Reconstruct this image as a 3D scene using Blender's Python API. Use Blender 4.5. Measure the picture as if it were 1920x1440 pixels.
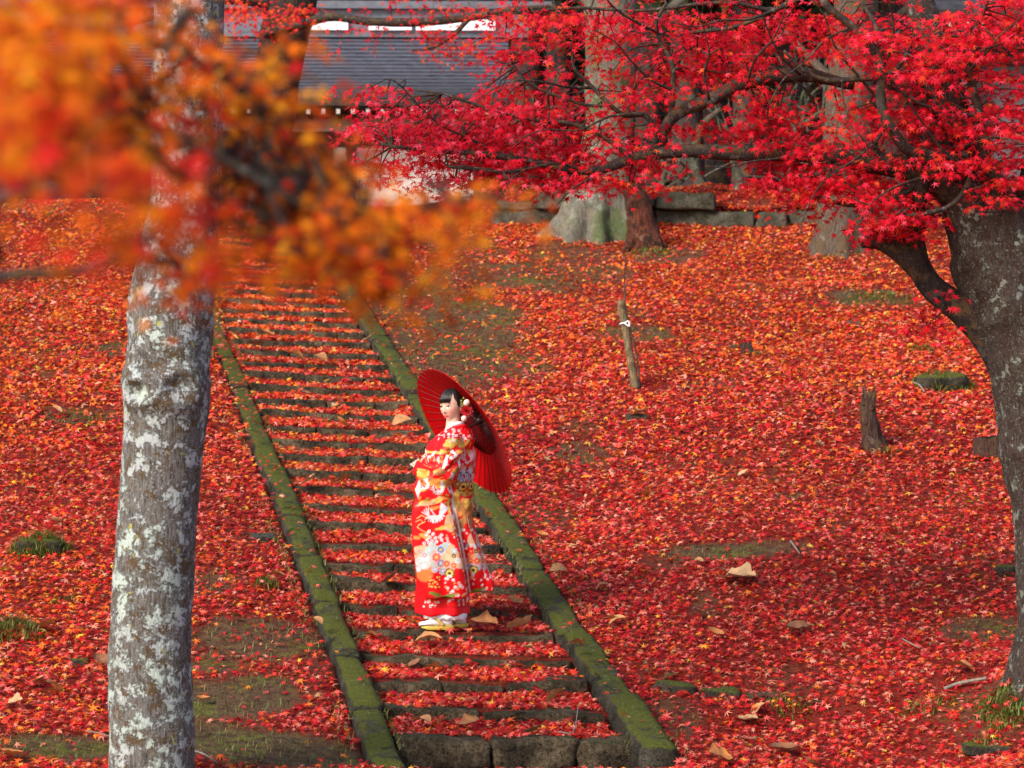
import bpy, math, random
import numpy as np
from mathutils import Vector

random.seed(7)
RNG = np.random.default_rng(7)
SC = bpy.context.scene
for o in list(bpy.data.objects):
    bpy.data.objects.remove(o)

# ------------------------------------------------------------------ camera
PITCH = math.radians(-1.0)
FPX = 100.0 / 36.0 * 1920.0
cam_d = bpy.data.cameras.new('camera')
cam = bpy.data.objects.new('camera', cam_d)
SC.collection.objects.link(cam)
cam.location = (0, 0, 0)
cam.rotation_euler = (math.radians(90) + PITCH, 0, 0)
cam_d.lens = 100
cam_d.sensor_width = 36
cam_d.clip_end = 2000
cam_d.dof.use_dof = True
cam_d.dof.focus_distance = 19.5
cam_d.dof.aperture_fstop = 4.0
cam_d.dof.aperture_blades = 8
SC.camera = cam

# ------------------------------------------------------------------ light
SUN_TO = Vector((-0.62, -0.66, 0.66)).normalized()
world = bpy.data.worlds.new('World')
SC.world = world
world.use_nodes = True
wn = world.node_tree.nodes
wl = world.node_tree.links
wn.clear()
wo = wn.new('ShaderNodeOutputWorld')
wb = wn.new('ShaderNodeBackground')
ws = wn.new('ShaderNodeTexSky')
ws.sky_type = 'NISHITA'
ws.sun_disc = False
ws.sun_elevation = math.asin(SUN_TO.z)
ws.sun_rotation = math.atan2(SUN_TO.x, SUN_TO.y)
ws.air_density = 1.0
ws.dust_density = 2.5
wb.inputs['Strength'].default_value = 0.15
wl.new(ws.outputs[0], wb.inputs['Color'])
wl.new(wb.outputs[0], wo.inputs['Surface'])
sun_d = bpy.data.lights.new('sun', 'SUN')
sun_d.energy = 2.1
sun_d.angle = math.radians(17)
sun_d.color = (1.0, 0.95, 0.88)
sun = bpy.data.objects.new('sun', sun_d)
SC.collection.objects.link(sun)
sun.rotation_euler = (-SUN_TO).to_track_quat('-Z', 'Y').to_euler()
SC.view_settings.view_transform = 'Standard'
SC.view_settings.look = 'None'
SC.view_settings.exposure = 0.93
SC.view_settings.gamma = 1.0
SC.view_settings.use_curve_mapping = False

# ------------------------------------------------------------------ helpers
COL = SC.collection
cp, sp = math.cos(PITCH), math.sin(PITCH)

def P(u, v, d):
    """world point seen in direction (u, v) at depth d metres"""
    x = (u - 960.0) / FPX * d
    zc = -(v - 720.0) / FPX * d
    return np.array([x, d * cp - zc * sp, d * sp + zc * cp])

def hash3(i, j, k, seed):
    i = i.astype(np.int64); j = j.astype(np.int64); k = k.astype(np.int64)
    h = (i * 374761393 + j * 668265263 + k * 2147483647 + seed * 144665) & 0xFFFFFFFF
    h = ((h ^ (h >> 13)) * 1274126177) & 0xFFFFFFFF
    h = (h ^ (h >> 16)) & 0xFFFFFFFF
    return h / 4294967295.0

def vnoise(p, seed=0):
    p = np.asarray(p, float)
    f = np.floor(p); t = p - f; t = t * t * (3 - 2 * t)
    i, j, k = f[..., 0], f[..., 1], f[..., 2]
    r = 0
    for a in (0, 1):
        wa = t[..., 0] if a else 1 - t[..., 0]
        for b in (0, 1):
            wb_ = t[..., 1] if b else 1 - t[..., 1]
            for c in (0, 1):
                wc = t[..., 2] if c else 1 - t[..., 2]
                r = r + wa * wb_ * wc * hash3(i + a, j + b, k + c, seed)
    return r * 2 - 1

def fbm(p, seed=0, octs=3):
    p = np.asarray(p, float)
    r = 0; a = 1.0
    for o in range(octs):
        r = r + a * vnoise(p * (2 ** o), seed + o * 17); a *= 0.5
    return r / 1.75

def sm(a, b, x):
    t = np.clip((x - a) / (b - a), 0, 1)
    return t * t * (3 - 2 * t)

def link(o, parent=None):
    COL.objects.link(o)
    if parent is not None:
        o.parent = parent
    return o

def tag(o, label=None, cat=None, group=None, kind=None):
    if label: o['label'] = label
    if cat: o['category'] = cat
    if group: o['group'] = group
    if kind: o['kind'] = kind
    return o

def thing(name, loc, label, cat, group=None, rz=0):
    o = bpy.data.objects.new(name, None)
    o.empty_display_size = 0.2
    COL.objects.link(o)
    o.location = tuple(float(c) for c in loc)
    o.rotation_euler = (0, 0, rz)
    return tag(o, label, cat, group)

def mk_mesh(name, v, f, smooth=True, fcol=None, vcol=None, mats=None, fmat=None):
    """v (n,3); f list of index lists, or an (m,k) array"""
    m = bpy.data.meshes.new(name)
    v = np.asarray(v, np.float32)
    if isinstance(f, np.ndarray):
        n, k = f.shape
        m.vertices.add(len(v)); m.vertices.foreach_set('co', v.ravel())
        m.loops.add(n * k); m.loops.foreach_set('vertex_index', f.astype(np.int32).ravel())
        m.polygons.add(n)
        m.polygons.foreach_set('loop_start', (np.arange(n) * k).astype(np.int32))
    else:
        m.from_pydata(v.tolist(), [], f)
    m.update(calc_edges=True)
    if smooth:
        m.polygons.foreach_set('use_smooth', np.ones(len(m.polygons), bool))
    if fcol is not None:
        a = m.attributes.new('col', 'FLOAT_COLOR', 'FACE')
        c = np.ones((len(fcol), 4), np.float32); c[:, :3] = fcol
        a.data.foreach_set('color', c.ravel())
    if vcol is not None:
        a = m.attributes.new('col', 'FLOAT_COLOR', 'POINT')
        c = np.ones((len(vcol), 4), np.float32); c[:, :3] = vcol
        a.data.foreach_set('color', c.ravel())
    for mt in (mats or []):
        m.materials.append(mt)
    if fmat is not None:
        m.polygons.foreach_set('material_index', np.asarray(fmat, np.int32))
    return m

def part(name, v, f, mat, parent=None, smooth=True, **kw):
    """mesh object from world-space vertices; parent = empty at its base"""
    v = np.asarray(v, float)
    if parent is not None:
        v = v - np.array(parent.location)
    mats = mat if isinstance(mat, (list, tuple)) else [mat]
    o = bpy.data.objects.new(name, mk_mesh(name, v, f, smooth, mats=mats, **kw))
    return link(o, parent)

class MB:
    def __init__(s): s.v = []; s.f = []; s.n = 0
    def add(s, v, f):
        v = np.asarray(v, float)
        s.v.append(v)
        for q in f: s.f.append([int(i) + s.n for i in q])
        s.n += len(v)
        return s
    def V(s): return np.concatenate(s.v) if s.v else np.zeros((0, 3))

def catmull(pts, n):
    pts = np.asarray(pts, float)
    if len(pts) < 3:
        t = np.linspace(0, 1, n)[:, None]
        return pts[0] * (1 - t) + pts[-1] * t
    p = np.vstack([2 * pts[0] - pts[1], pts, 2 * pts[-1] - pts[-2]])
    out = []
    ts = np.linspace(0, len(pts) - 1, n)
    for t in ts:
        i = min(int(t), len(pts) - 2); u = t - i
        a, b, c, d = p[i], p[i + 1], p[i + 2], p[i + 3]
        out.append(0.5 * ((2 * b) + (-a + c) * u + (2 * a - 5 * b + 4 * c - d) * u * u + (-a + 3 * b - 3 * c + d) * u ** 3))
    return np.array(out)

def tube(path, radii, n=8, seg=None, noise=0.0, nf=3.0, seed=0, cap=True, flare=None, jag=0.0):
    """path (k,3), radii (k,) -> verts, faces"""
    k = seg or len(path)
    pr = catmull(np.column_stack([np.asarray(path, float), np.asarray(radii, float)]), k)
    c = pr[:, :3]; r = np.maximum(pr[:, 3], 1e-4)
    t = np.gradient(c, axis=0); t /= np.linalg.norm(t, axis=1)[:, None] + 1e-9
    ref = np.array([0.3, 1.0, 0.1]) if abs(t[0][1]) < 0.85 else np.array([1.0, 0.1, 0.2])
    V = []
    a = np.linspace(0, 2 * math.pi, n, endpoint=False)
    u = np.cross(t[0], ref); u /= np.linalg.norm(u)
    for i in range(k):
        u = u - t[i] * np.dot(u, t[i]); u /= np.linalg.norm(u) + 1e-9
        w = np.cross(t[i], u)
        rr = np.full(n, r[i])
        if flare is not None:
            amp, hs, lob, ph = flare
            h = c[i][2] - c[0][2]
            rr = rr * (1 + amp * math.exp(-max(h, 0) / hs) * (0.45 + 0.55 * np.cos(lob * a + ph) + 0.3 * np.cos((lob + 2) * a + 2.1 * ph)))
        ring = c[i] + (np.cos(a) * rr)[:, None] * u + (np.sin(a) * rr)[:, None] * w
        V.append(ring)
    V = np.array(V)
    if jag and cap:
        V[-1, :, 2] += jag * (hash3(np.arange(n), np.arange(n) * 3, np.zeros(n), seed + 5) - 0.3)
    flat = V.reshape(-1, 3)
    if noise:
        cen = np.repeat(c, n, axis=0)
        d = flat - cen
        flat = cen + d * (1 + noise * fbm(flat * nf, seed)[:, None])
    F = []
    for i in range(k - 1):
        for j in range(n):
            F.append([i * n + j, i * n + (j + 1) % n, (i + 1) * n + (j + 1) % n, (i + 1) * n + j])
    if cap:
        flat = np.vstack([flat, c[0], c[-1] - (t[-1] * r[-1] * (0.9 if jag else 0.0))])
        b0, b1 = len(flat) - 2, len(flat) - 1
        for j in range(n):
            F.append([b0, (j + 1) % n, j])
            F.append([b1, (k - 1) * n + j, (k - 1) * n + (j + 1) % n])
    return flat, F

def box_stone(lx, ly, lz, nx=6, ny=3, nz=3, rnd=0.03, noise=0.012, seed=0, nf=7.0):
    """rounded weathered block centred on origin, top at z=0"""
    idx = {}; V = []; F = []
    def vid(i, j, k):
        q = (i, j, k)
        if q not in idx:
            idx[q] = len(V)
            V.append((i / nx - .5, j / ny - .5, k / nz - .5))
        return idx[q]
    for i in range(nx):
        for j in range(ny):
            F.append([vid(i, j, nz), vid(i + 1, j, nz), vid(i + 1, j + 1, nz), vid(i, j + 1, nz)])
            F.append([vid(i, j, 0), vid(i, j + 1, 0), vid(i + 1, j + 1, 0), vid(i + 1, j, 0)])
    for i in range(nx):
        for k in range(nz):
            F.append([vid(i, 0, k), vid(i + 1, 0, k), vid(i + 1, 0, k + 1), vid(i, 0, k + 1)])
            F.append([vid(i, ny, k), vid(i, ny, k + 1), vid(i + 1, ny, k + 1), vid(i + 1, ny, k)])
    for j in range(ny):
        for k in range(nz):
            F.append([vid(0, j, k), vid(0, j, k + 1), vid(0, j + 1, k + 1), vid(0, j + 1, k)])
            F.append([vid(nx, j, k), vid(nx, j + 1, k), vid(nx, j + 1, k + 1), vid(nx, j, k + 1)])
    V = np.array(V)
    # pull the first inner rows towards the edges so that the rounding is tight
    S = np.array([lx, ly, lz])
    Q = V * S
    for ax, n in enumerate((nx, ny, nz)):
        e = S[ax] / 2
        inner = e - S[ax] / n
        q = Q[:, ax]; m = (np.abs(np.abs(q) - inner) < 1e-6) & (n > 2)
        q[m] = np.sign(q[m]) * (e - rnd)
    C = np.clip(Q, -(S / 2 - rnd), S / 2 - rnd)
    D = Q - C; L = np.linalg.norm(D, axis=1)[:, None]
    Q = np.where(L > 1e-9, C + D / np.maximum(L, 1e-9) * rnd, Q)
    nn = np.stack([fbm(Q * nf + 31.7 * seed, seed * 3 + a) for a in range(3)], axis=1)
    Q = Q + nn * noise
    Q[:, 2] -= lz / 2
    return Q, F

# ------------------------------------------------------------------ materials
def newmat(name):
    m = bpy.data.materials.new(name); m.use_nodes = True
    nt = m.node_tree; nt.nodes.clear()
    out = nt.nodes.new('ShaderNodeOutputMaterial')
    b = nt.nodes.new('ShaderNodeBsdfPrincipled')
    nt.links.new(b.outputs[0], out.inputs['Surface'])
    return m, nt, b, out

class G_:
    def __init__(s, nt): s.nt = nt
    def new(s, t, **kw):
        n = s.nt.nodes.new(t)
        for k, v in kw.items(): setattr(n, k, v)
        return n
    def lk(s, a, b): s.nt.links.new(a, b)
    def pos(s): return s.new('ShaderNodeNewGeometry').outputs['Position']
    def obj(s): return s.new('ShaderNodeTexCoord').outputs['Object']
    def mapped(s, vec, scale):
        m = s.new('ShaderNodeMapping'); m.inputs['Scale'].default_value = scale
        s.lk(vec, m.inputs['Vector']); return m.outputs[0]
    def noise(s, vec, scale, detail=4, rough=0.6, dist=0.0):
        n = s.new('ShaderNodeTexNoise')
        n.inputs['Scale'].default_value = scale; n.inputs['Detail'].default_value = detail
        n.inputs['Roughness'].default_value = rough; n.inputs['Distortion'].default_value = dist
        s.lk(vec, n.inputs['Vector']); return n.outputs['Fac']
    def vor(s, vec, scale, feature='F1', out='Distance'):
        n = s.new('ShaderNodeTexVoronoi', feature=feature); n.inputs['Scale'].default_value = scale
        s.lk(vec, n.inputs['Vector']); return n.outputs[out]
    def ramp(s, fac, stops):
        r = s.new('ShaderNodeValToRGB'); e = r.color_ramp.elements
        while len(e) < len(stops): e.new(0.5)
        for i, (p, c) in enumerate(stops):
            e[i].position = p; e[i].color = (*c, 1) if len(c) == 3 else c
        s.lk(fac, r.inputs[0]); return r.outputs[0]
    def step(s, fac, a, b):
        n = s.new('ShaderNodeMapRange'); n.interpolation_type = 'SMOOTHSTEP'
        n.inputs['From Min'].default_value = a; n.inputs['From Max'].default_value = b
        s.lk(fac, n.inputs['Value']); return n.outputs[0]
    def mix(s, fac, a, b):
        n = s.new('ShaderNodeMix', data_type='RGBA')
        if isinstance(fac, (int, float)): n.inputs[0].default_value = fac
        else: s.lk(fac, n.inputs[0])
        for i, q in ((6, a), (7, b)):
            if isinstance(q, tuple): n.inputs[i].default_value = (*q, 1)
            else: s.lk(q, n.inputs[i])
        return n.outputs[2]
    def math(s, op, a, b=None):
        n = s.new('ShaderNodeMath', operation=op)
        for i, q in ((0, a), (1, b)):
            if q is None: continue
            if isinstance(q, (int, float)): n.inputs[i].default_value = q
            else: s.lk(q, n.inputs[i])
        return n.outputs[0]
    def bump(s, h, strength, dist, b):
        n = s.new('ShaderNodeBump'); n.inputs['Strength'].default_value = strength
        n.inputs['Distance'].default_value = dist
        s.lk(h, n.inputs['Height']); s.lk(n.outputs[0], b.inputs['Normal'])
    def attr(s, name, out='Color'):
        n = s.new('ShaderNodeAttribute'); n.attribute_name = name
        return n.outputs[out]

def leaf_mat(name, transl=0.35, rough=0.5, spec=0.3):
    m, nt, b, out = newmat(name); g = G_(nt)
    c = g.attr('col')
    g.lk(c, b.inputs['Base Color'])
    b.inputs['Roughness'].default_value = rough
    b.inputs['Specular IOR Level'].default_value = spec
    t = g.new('ShaderNodeBsdfTranslucent'); g.lk(c, t.inputs['Color'])
    mx = g.new('ShaderNodeMixShader'); mx.inputs[0].default_value = transl
    g.lk(b.outputs[0], mx.inputs[1]); g.lk(t.outputs[0], mx.inputs[2])
    g.lk(mx.outputs[0], out.inputs['Surface'])
    return m

def col_mat(name, rough=0.6, spec=0.3, sheen=0.0, bump=0.0, bs=200):
    m, nt, b, out = newmat(name); g = G_(nt)
    g.lk(g.attr('col'), b.inputs['Base Color'])
    b.inputs['Roughness'].default_value = rough
    b.inputs['Specular IOR Level'].default_value = spec
    b.inputs['Sheen Weight'].default_value = sheen
    if bump:
        g.bump(g.noise(g.pos(), bs, 2), bump, 0.003, b)
    return m

def flat_mat(name, c, rough=0.6, spec=0.3, metal=0.0, nscale=30, var=0.25):
    m, nt, b, out = newmat(name); g = G_(nt)
    d = tuple(max(0, x * (1 - var)) for x in c); l = tuple(min(1, x * (1 + var)) for x in c)
    g.lk(g.ramp(g.noise(g.pos(), nscale), [(0.3, d), (0.7, l)]), b.inputs['Base Color'])
    b.inputs['Roughness'].default_value = rough
    b.inputs['Specular IOR Level'].default_value = spec
    b.inputs['Metallic'].default_value = metal
    return m

def bark_mat(name, dark, mid, lichen, lich_amt=0.5, brown=(0.09, 0.055, 0.025), scale=1.0, streak=1.0, moss=None, yellow=False, bumpd=0.02):
    m, nt, b, out = newmat(name); g = G_(nt)
    o = g.obj()
    st = g.mapped(o, (1, 1, 0.16))
    f = g.noise(st, 55 * scale, 5, 0.65)
    base = g.ramp(f, [(0.32, dark), (0.55, mid), (0.8, tuple(x * 1.5 for x in mid))])
    br = g.step(g.noise(o, 8 * scale, 7, 0.75, 0.3), 0.5, 0.58)
    base = g.mix(br, base, brown)
    # big crusty lichen patches with ragged rims, then small spots
    n1 = g.noise(o, 6.5 * scale, 10, 0.74, 0.25)
    n2 = g.noise(o, 30 * scale, 6, 0.72, 0.2)
    l1 = g.step(g.math('ADD', g.math('MULTIPLY', n1, 0.72), g.math('MULTIPLY', n2, 0.28)), 0.62 - 0.18 * lich_amt, 0.66 - 0.18 * lich_amt)
    l2 = g.step(g.noise(o, 48 * scale, 4, 0.65, 0.4), 0.62 - 0.05 * lich_amt, 0.66 - 0.05 * lich_amt)
    wv = g.new('ShaderNodeVectorMath', operation='ADD'); g.lk(o, wv.inputs[0]); nz_ = g.new('ShaderNodeTexNoise'); nz_.inputs['Scale'].default_value = 14 * scale; g.lk(o, nz_.inputs['Vector']); sc_ = g.new('ShaderNodeVectorMath', operation='SCALE'); sc_.inputs['Scale'].default_value = 0.16 / scale; g.lk(nz_.outputs['Color'], sc_.inputs[0]); g.lk(sc_.outputs[0], wv.inputs[1])
    v = g.vor(wv.outputs[0], 5.5 * scale)
    l3 = g.math('MULTIPLY', g.step(g.math('ADD', v, g.math('MULTIPLY', n2, 0.16)), 0.30, 0.27), 0.7)
    lc = g.ramp(g.noise(o, 90 * scale, 4, 0.7), [(0.3, tuple(x * 0.62 for x in lichen)), (0.7, lichen)])
    pale = g.mix(g.step(g.noise(o, 3.2 * scale, 3), 0.45, 0.6), lc, tuple(x * y for x, y in zip(lichen, (0.84, 0.92, 0.82))))
    lk = g.math('MAXIMUM', g.math('MAXIMUM', l1, g.math('MULTIPLY', l2, 0.85)), l3)
    lk = g.math('MULTIPLY', lk, min(1.0, 0.55 + lich_amt))
    base = g.mix(lk, base, pale)
    if yellow:
        y = g.step(g.noise(o, 9.3 * scale, 3, 0.5, 0.8), 0.68, 0.71)
        base = g.mix(y, base, (0.36, 0.33, 0.08))
    if moss is not None:
        mo = g.step(g.noise(o, 2.6 * scale, 6, 0.7), 0.5, 0.6)
        base = g.mix(g.math('MULTIPLY', mo, moss), base, (0.06, 0.085, 0.018))
    g.lk(base, b.inputs['Base Color'])
    b.inputs['Roughness'].default_value = 0.85
    b.inputs['Specular IOR Level'].default_value = 0.2
    h = g.math('ADD', g.math('MULTIPLY', f, streak), g.math('MULTIPLY', lk, 0.35))
    g.bump(h, 0.9, bumpd, b)
    return m

def stone_mat(name, dark, mid, top, mossc, moss_amt=0.5, lich=0.3):
    m, nt, b, out = newmat(name); g = G_(nt)
    p = g.pos()
    n1 = g.noise(p, 5, 6, 0.7); n2 = g.noise(p, 38, 5, 0.7); n3 = g.noise(p, 140, 3, 0.6)
    base = g.ramp(g.math('ADD', g.math('MULTIPLY', n1, 0.55), g.math('MULTIPLY', n2, 0.45)), [(0.40, dark), (0.5, mid), (0.60, top)])
    base = g.mix(g.step(n2, 0.56, 0.64), base, dark)
    nz = g.new('ShaderNodeSeparateXYZ'); geo = g.new('ShaderNodeNewGeometry'); g.lk(geo.outputs['Normal'], nz.inputs[0])
    up = g.step(nz.outputs[2], 0.3, 0.85)
    ml = g.step(g.math('ADD', g.noise(p, 4.3, 8, 0.76), g.math('MULTIPLY', up, 0.22)), 0.72 - 0.3 * moss_amt, 0.86 - 0.3 * moss_amt)
    mc = g.ramp(g.math('ADD', g.math('MULTIPLY', n3, 0.5), g.math('MULTIPLY', n2, 0.5)), [(0.32, tuple(x * 0.35 for x in mossc)), (0.52, mossc), (0.7, tuple(x * 1.7 for x in mossc))])
    base = g.mix(g.math('MULTIPLY', ml, g.math('ADD', 0.25, g.math('MULTIPLY', up, 0.75))), base, mc)
    li = g.step(g.noise(p, 24, 5, 0.7, 0.7), 0.66 - 0.05 * lich, 0.7 - 0.05 * lich)
    base = g.mix(g.math('MULTIPLY', li, lich), base, (0.36, 0.36, 0.31))
    g.lk(base, b.inputs['Base Color'])
    b.inputs['Roughness'].default_value = 0.9
    b.inputs['Specular IOR Level'].default_value = 0.2
    g.bump(g.math('ADD', n3, g.math('MULTIPLY', n2, 1.5)), 1.0, 0.03, b)
    return m

M = {}
M['litter'] = leaf_mat('fallen_leaf', 0.24, 0.5, 0.16)
M['crown'] = leaf_mat('maple_leaf', 0.52, 0.5, 0.18)
M['near_leaf'] = leaf_mat('near_maple_leaf', 0.45, 0.55, 0.08)
M['conifer'] = leaf_mat('conifer_leaf', 0.15, 0.6, 0.2)
M['dry'] = leaf_mat('dry_leaf', 0.12, 0.45, 0.35)
M['grass'] = leaf_mat('grass_blade', 0.3, 0.5, 0.3)
M['bark_lichen'] = bark_mat('lichen_bark', (0.022, 0.019, 0.015), (0.15, 0.135, 0.118), (0.47, 0.49, 0.48), 0.66, scale=1.5, yellow=True, bumpd=0.016)
M['bark_maple'] = bark_mat('maple_bark', (0.008, 0.006, 0.005), (0.06, 0.042, 0.034), (0.25, 0.26, 0.22), 0.44, brown=(0.035, 0.018, 0.012), scale=1.6, bumpd=0.02)
M['bark_branch'] = bark_mat('branch_bark', (0.012, 0.009, 0.008), (0.045, 0.033, 0.028), (0.2, 0.2, 0.18), 0.12, scale=2.0, bumpd=0.006)
M['bark_dark'] = bark_mat('dark_bark', (0.008, 0.006, 0.006), (0.035, 0.024, 0.02), (0.1, 0.1, 0.09), 0.05, scale=0.8)
M['bark_grey'] = bark_mat('grey_bark', (0.04, 0.036, 0.026), (0.135, 0.12, 0.088), (0.25, 0.26, 0.21), 0.45, brown=(0.15, 0.13, 0.09), scale=0.55, moss=0.75, bumpd=0.02)
M['bark_brown'] = bark_mat('brown_bark', (0.022, 0.015, 0.011), (0.10, 0.072, 0.052), (0.2, 0.19, 0.15), 0.3, scale=0.9, bumpd=0.02)
M['stump'] = bark_mat('rotten_wood', (0.014, 0.007, 0.005), (0.13, 0.035, 0.017), (0.33, 0.21, 0.13), 0.16, brown=(0.028, 0.012, 0.008), scale=0.75, streak=1.6, bumpd=0.05)
M['snag'] = bark_mat('snag_wood', (0.012, 0.007, 0.006), (0.075, 0.035, 0.026), (0.22, 0.15, 0.12), 0.2, scale=1.2, streak=1.6, bumpd=0.03)
M['cedar'] = bark_mat('cedar_bark', (0.012, 0.009, 0.009), (0.045, 0.032, 0.032), (0.14, 0.13, 0.12), 0.1, scale=0.6)
M['step'] = stone_mat('step_stone', (0.012, 0.009, 0.006), (0.085, 0.06, 0.032), (0.24, 0.18, 0.105), (0.05, 0.05, 0.016), 0.10, 0.45)
M['kerb'] = stone_mat('kerb_stone', (0.014, 0.013, 0.009), (0.055, 0.048, 0.032), (0.13, 0.11, 0.08), (0.115, 0.125, 0.014), 0.46, 0.6)
M['wallstone'] = stone_mat('wall_stone', (0.022, 0.02, 0.012), (0.10, 0.09, 0.06), (0.2, 0.185, 0.14), (0.05, 0.055, 0.014), 0.2, 0.4)
M['rock'] = stone_mat('rock', (0.02, 0.02, 0.018), (0.07, 0.07, 0.06), (0.15, 0.15, 0.13), (0.05, 0.07, 0.012), 0.15, 0.3)

# ground: soil and moss, seen between the leaves; 'cover' = how much old leaf litter lies on it
def ground_mat():
    m, nt, b, out = newmat('hillside_ground'); g = G_(nt)
    p = g.pos()
    n1 = g.noise(p, 1.7, 6, 0.7); n2 = g.noise(p, 14, 5, 0.7); n3 = g.noise(p, 70, 4, 0.7)
    soil = g.ramp(n2, [(0.32, (0.035, 0.02, 0.01)), (0.5, (0.11, 0.066, 0.034)), (0.7, (0.2, 0.12, 0.065))])
    moss = g.ramp(g.math('ADD', g.math('MULTIPLY', n3, 0.6), g.math('MULTIPLY', n2, 0.4)), [(0.34, (0.03, 0.032, 0.006)), (0.52, (0.115, 0.125, 0.02)), (0.7, (0.21, 0.22, 0.04))])
    base = g.mix(g.step(g.math('ADD', g.math('MULTIPLY', n1, 0.6), g.math('MULTIPLY', n2, 0.4)), 0.49, 0.6), soil, moss)
    old = g.ramp(n3, [(0.3, (0.07, 0.006, 0.004)), (0.5, (0.2, 0.014, 0.010)), (0.68, (0.36, 0.04, 0.02))])
    base = g.mix(g.math('MULTIPLY', g.attr('cover', 'Fac'), 0.92), base, old)
    g.lk(base, b.inputs['Base Color'])
    b.inputs['Roughness'].default_value = 0.95; b.inputs['Specular IOR Level'].default_value = 0.15
    g.bump(g.math('ADD', n3, n2), 1.0, 0.03, b)
    return m
M['ground'] = ground_mat()

# ------------------------------------------------------------------ terrain
ST_T, ST_R, ST_W = 0.541, 0.1093, 1.43        # tread, rise and width of the stairs
A0 = np.array([-0.2036, 18.40, -2.253])       # middle of the front edge of step 0
HD = np.array([-0.1791, 0.9838])              # uphill direction of the stairs
RD = np.array([0.9838, 0.1791])               # across, to the right
TILT = -0.045
KS = ST_R / ST_T
N0, N1 = -2, 32

def to_st(x, y):
    dx, dy = x - A0[0], y - A0[1]
    return dx * HD[0] + dy * HD[1], dx * RD[0] + dy * RD[1]

def from_st(s, t):
    return A0[0] + s * HD[0] + t * RD[0], A0[1] + s * HD[1] + t * RD[1]

def soft_ramp(s, a, b, k0, k1, k2, w=0.8):
    """integral of a slope that changes k0 -> k1 at a and k1 -> k2 at b"""
    def sp_(q): return w * np.logaddexp(0, q / w)
    return k0 * s + (k1 - k0) * (sp_(s - a)) + (k2 - k1) * sp_(s - b) - ((k1 - k0) * sp_(-a) + (k2 - k1) * sp_(-b))

MOUND = P(1990, 1300, 18.1)
def hill(x, y):
    s, t = to_st(x, y)
    z = soft_ramp(s, -1.5, 19.5, 0.02, KS, 0.045, 0.35)
    z = z + TILT * np.clip(t, -1.3, 1.3) + 0.055 * sm(1.3, 4.0, t) + 0.04 * np.clip(t - 2, 0, 6)
    z = z + 0.24 * np.exp(-((x - MOUND[0]) / .75) ** 2 - ((y - MOUND[1]) / .75) ** 2)
    return z

Z_OFF = None
def ground_raw(x, y):
    x = np.asarray(x, float); y = np.asarray(y, float)
    p = np.stack([x * 0.45, y * 0.45, np.zeros_like(x)], -1)
    z = A0[2] + hill(x, y) + 0.10 * fbm(p, 3, 2) + 0.03 * fbm(p * 4.0, 5, 2)
    s, t = to_st(x, y)
    # edging right of the stairs' foot: ground drops in front of it
    e = sm(0.85, 1.2, t) * (1 - sm(3.0, 3.6, t)) * (1 - sm(-0.55, -0.35, s)) * sm(-2.5, -1.6, s)
    return z - 0.09 * e
s_, t_ = 0.0, 0.0
Z_OFF = 0.0

def ground(x, y):
    x = np.asarray(x, float); y = np.asarray(y, float)
    z = ground_raw(x, y)
    s, t = to_st(x, y)
    m = (1 - sm(0.74, 0.92, np.abs(t))) * sm(-1.75, -1.5, s) * (1 - sm(N1 * ST_T + 0.1, N1 * ST_T + 0.5, s))
    # beside the kerbs the ground keeps to the stairs' line
    near = (1 - sm(0.9, 1.7, np.abs(t))) * sm(-2.2, -1.2, s) * (1 - sm(17.5, 18.5, s))
    line = A0[2] + KS * s + TILT * t - 0.02
    z = z * (1 - near) + line * near
    return z - 0.30 * m

def Gp(u, v, lift=0.0):
    """ground point seen at (u, v)"""
    d = np.linspace(12, 60, 2400)
    pts = np.stack([(u - 960) / FPX * d, d * cp + (v - 720) / FPX * d * sp, d * sp - (v - 720) / FPX * d * cp], -1)
    g = ground(pts[:, 0], pts[:, 1])
    i = int(np.argmax(pts[:, 2] < g)) if (pts[:, 2] < g).any() else 1500
    q = pts[i]
    return np.array([q[0], q[1], float(ground(q[0], q[1])) + lift])

def scale_at(p): return FPX / p[1]

# bare or mossy patches: (u, v, ru, rv, strength)
PATCH = [(855, 640, 135, 100, .84), (790, 570, 95, 55, .8), (960, 690, 70, 35, .6), (1000, 520, 150, 28, .6), (860, 470, 90, 24, .5), (1190, 625, 70, 13, .75), (1100, 850, 70, 18, .55),
         (1085, 800, 40, 14, .5), (1350, 1037, 135, 13, .9), (1640, 560, 75, 15, .75), (470, 1195, 110, 42, .85), (440, 1310, 130, 45, .95), (400, 1245, 60, 20, .7),
         (460, 1400, 230, 45, .97), (100, 1405, 140, 30, .92), (400, 1095, 45, 25, .7), (150, 785, 70, 13, .7), (225, 655, 32, 15, .7),
         (1840, 1180, 95, 30, .8), (1325, 1140, 30, 30, .6), (1270, 1350, 60, 45, .6), (1240, 480, 75, 16, .7), (90, 385, 160, 26, .6),
         (300, 440, 120, 20, .5), (1180, 590, 60, 10, .5), (480, 1010, 40, 16, .4), (1240, 1060, 40, 14, .5), (1480, 930, 35, 8, .6),
         (1570, 990, 25, 7, .5), (1450, 890, 30, 9, .4), (40, 560, 60, 14, .35), (1080, 480, 100, 20, .6), (1330, 725, 70, 12, .35),
         (1850, 1320, 90, 45, .5), (590, 1110, 25, 50, .5), (1010, 970, 60, 22, .5), (600, 1230, 30, 50, .5)]
PW = []
for (u, v, ru, rv, st) in PATCH:
    c = Gp(u, v); s = scale_at(c)
    ang = 0.20 + (v - 720) / FPX + 0.02
    PW.append((c[0], c[1], ru / s, rv / s / max(ang, 0.09), st))

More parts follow.
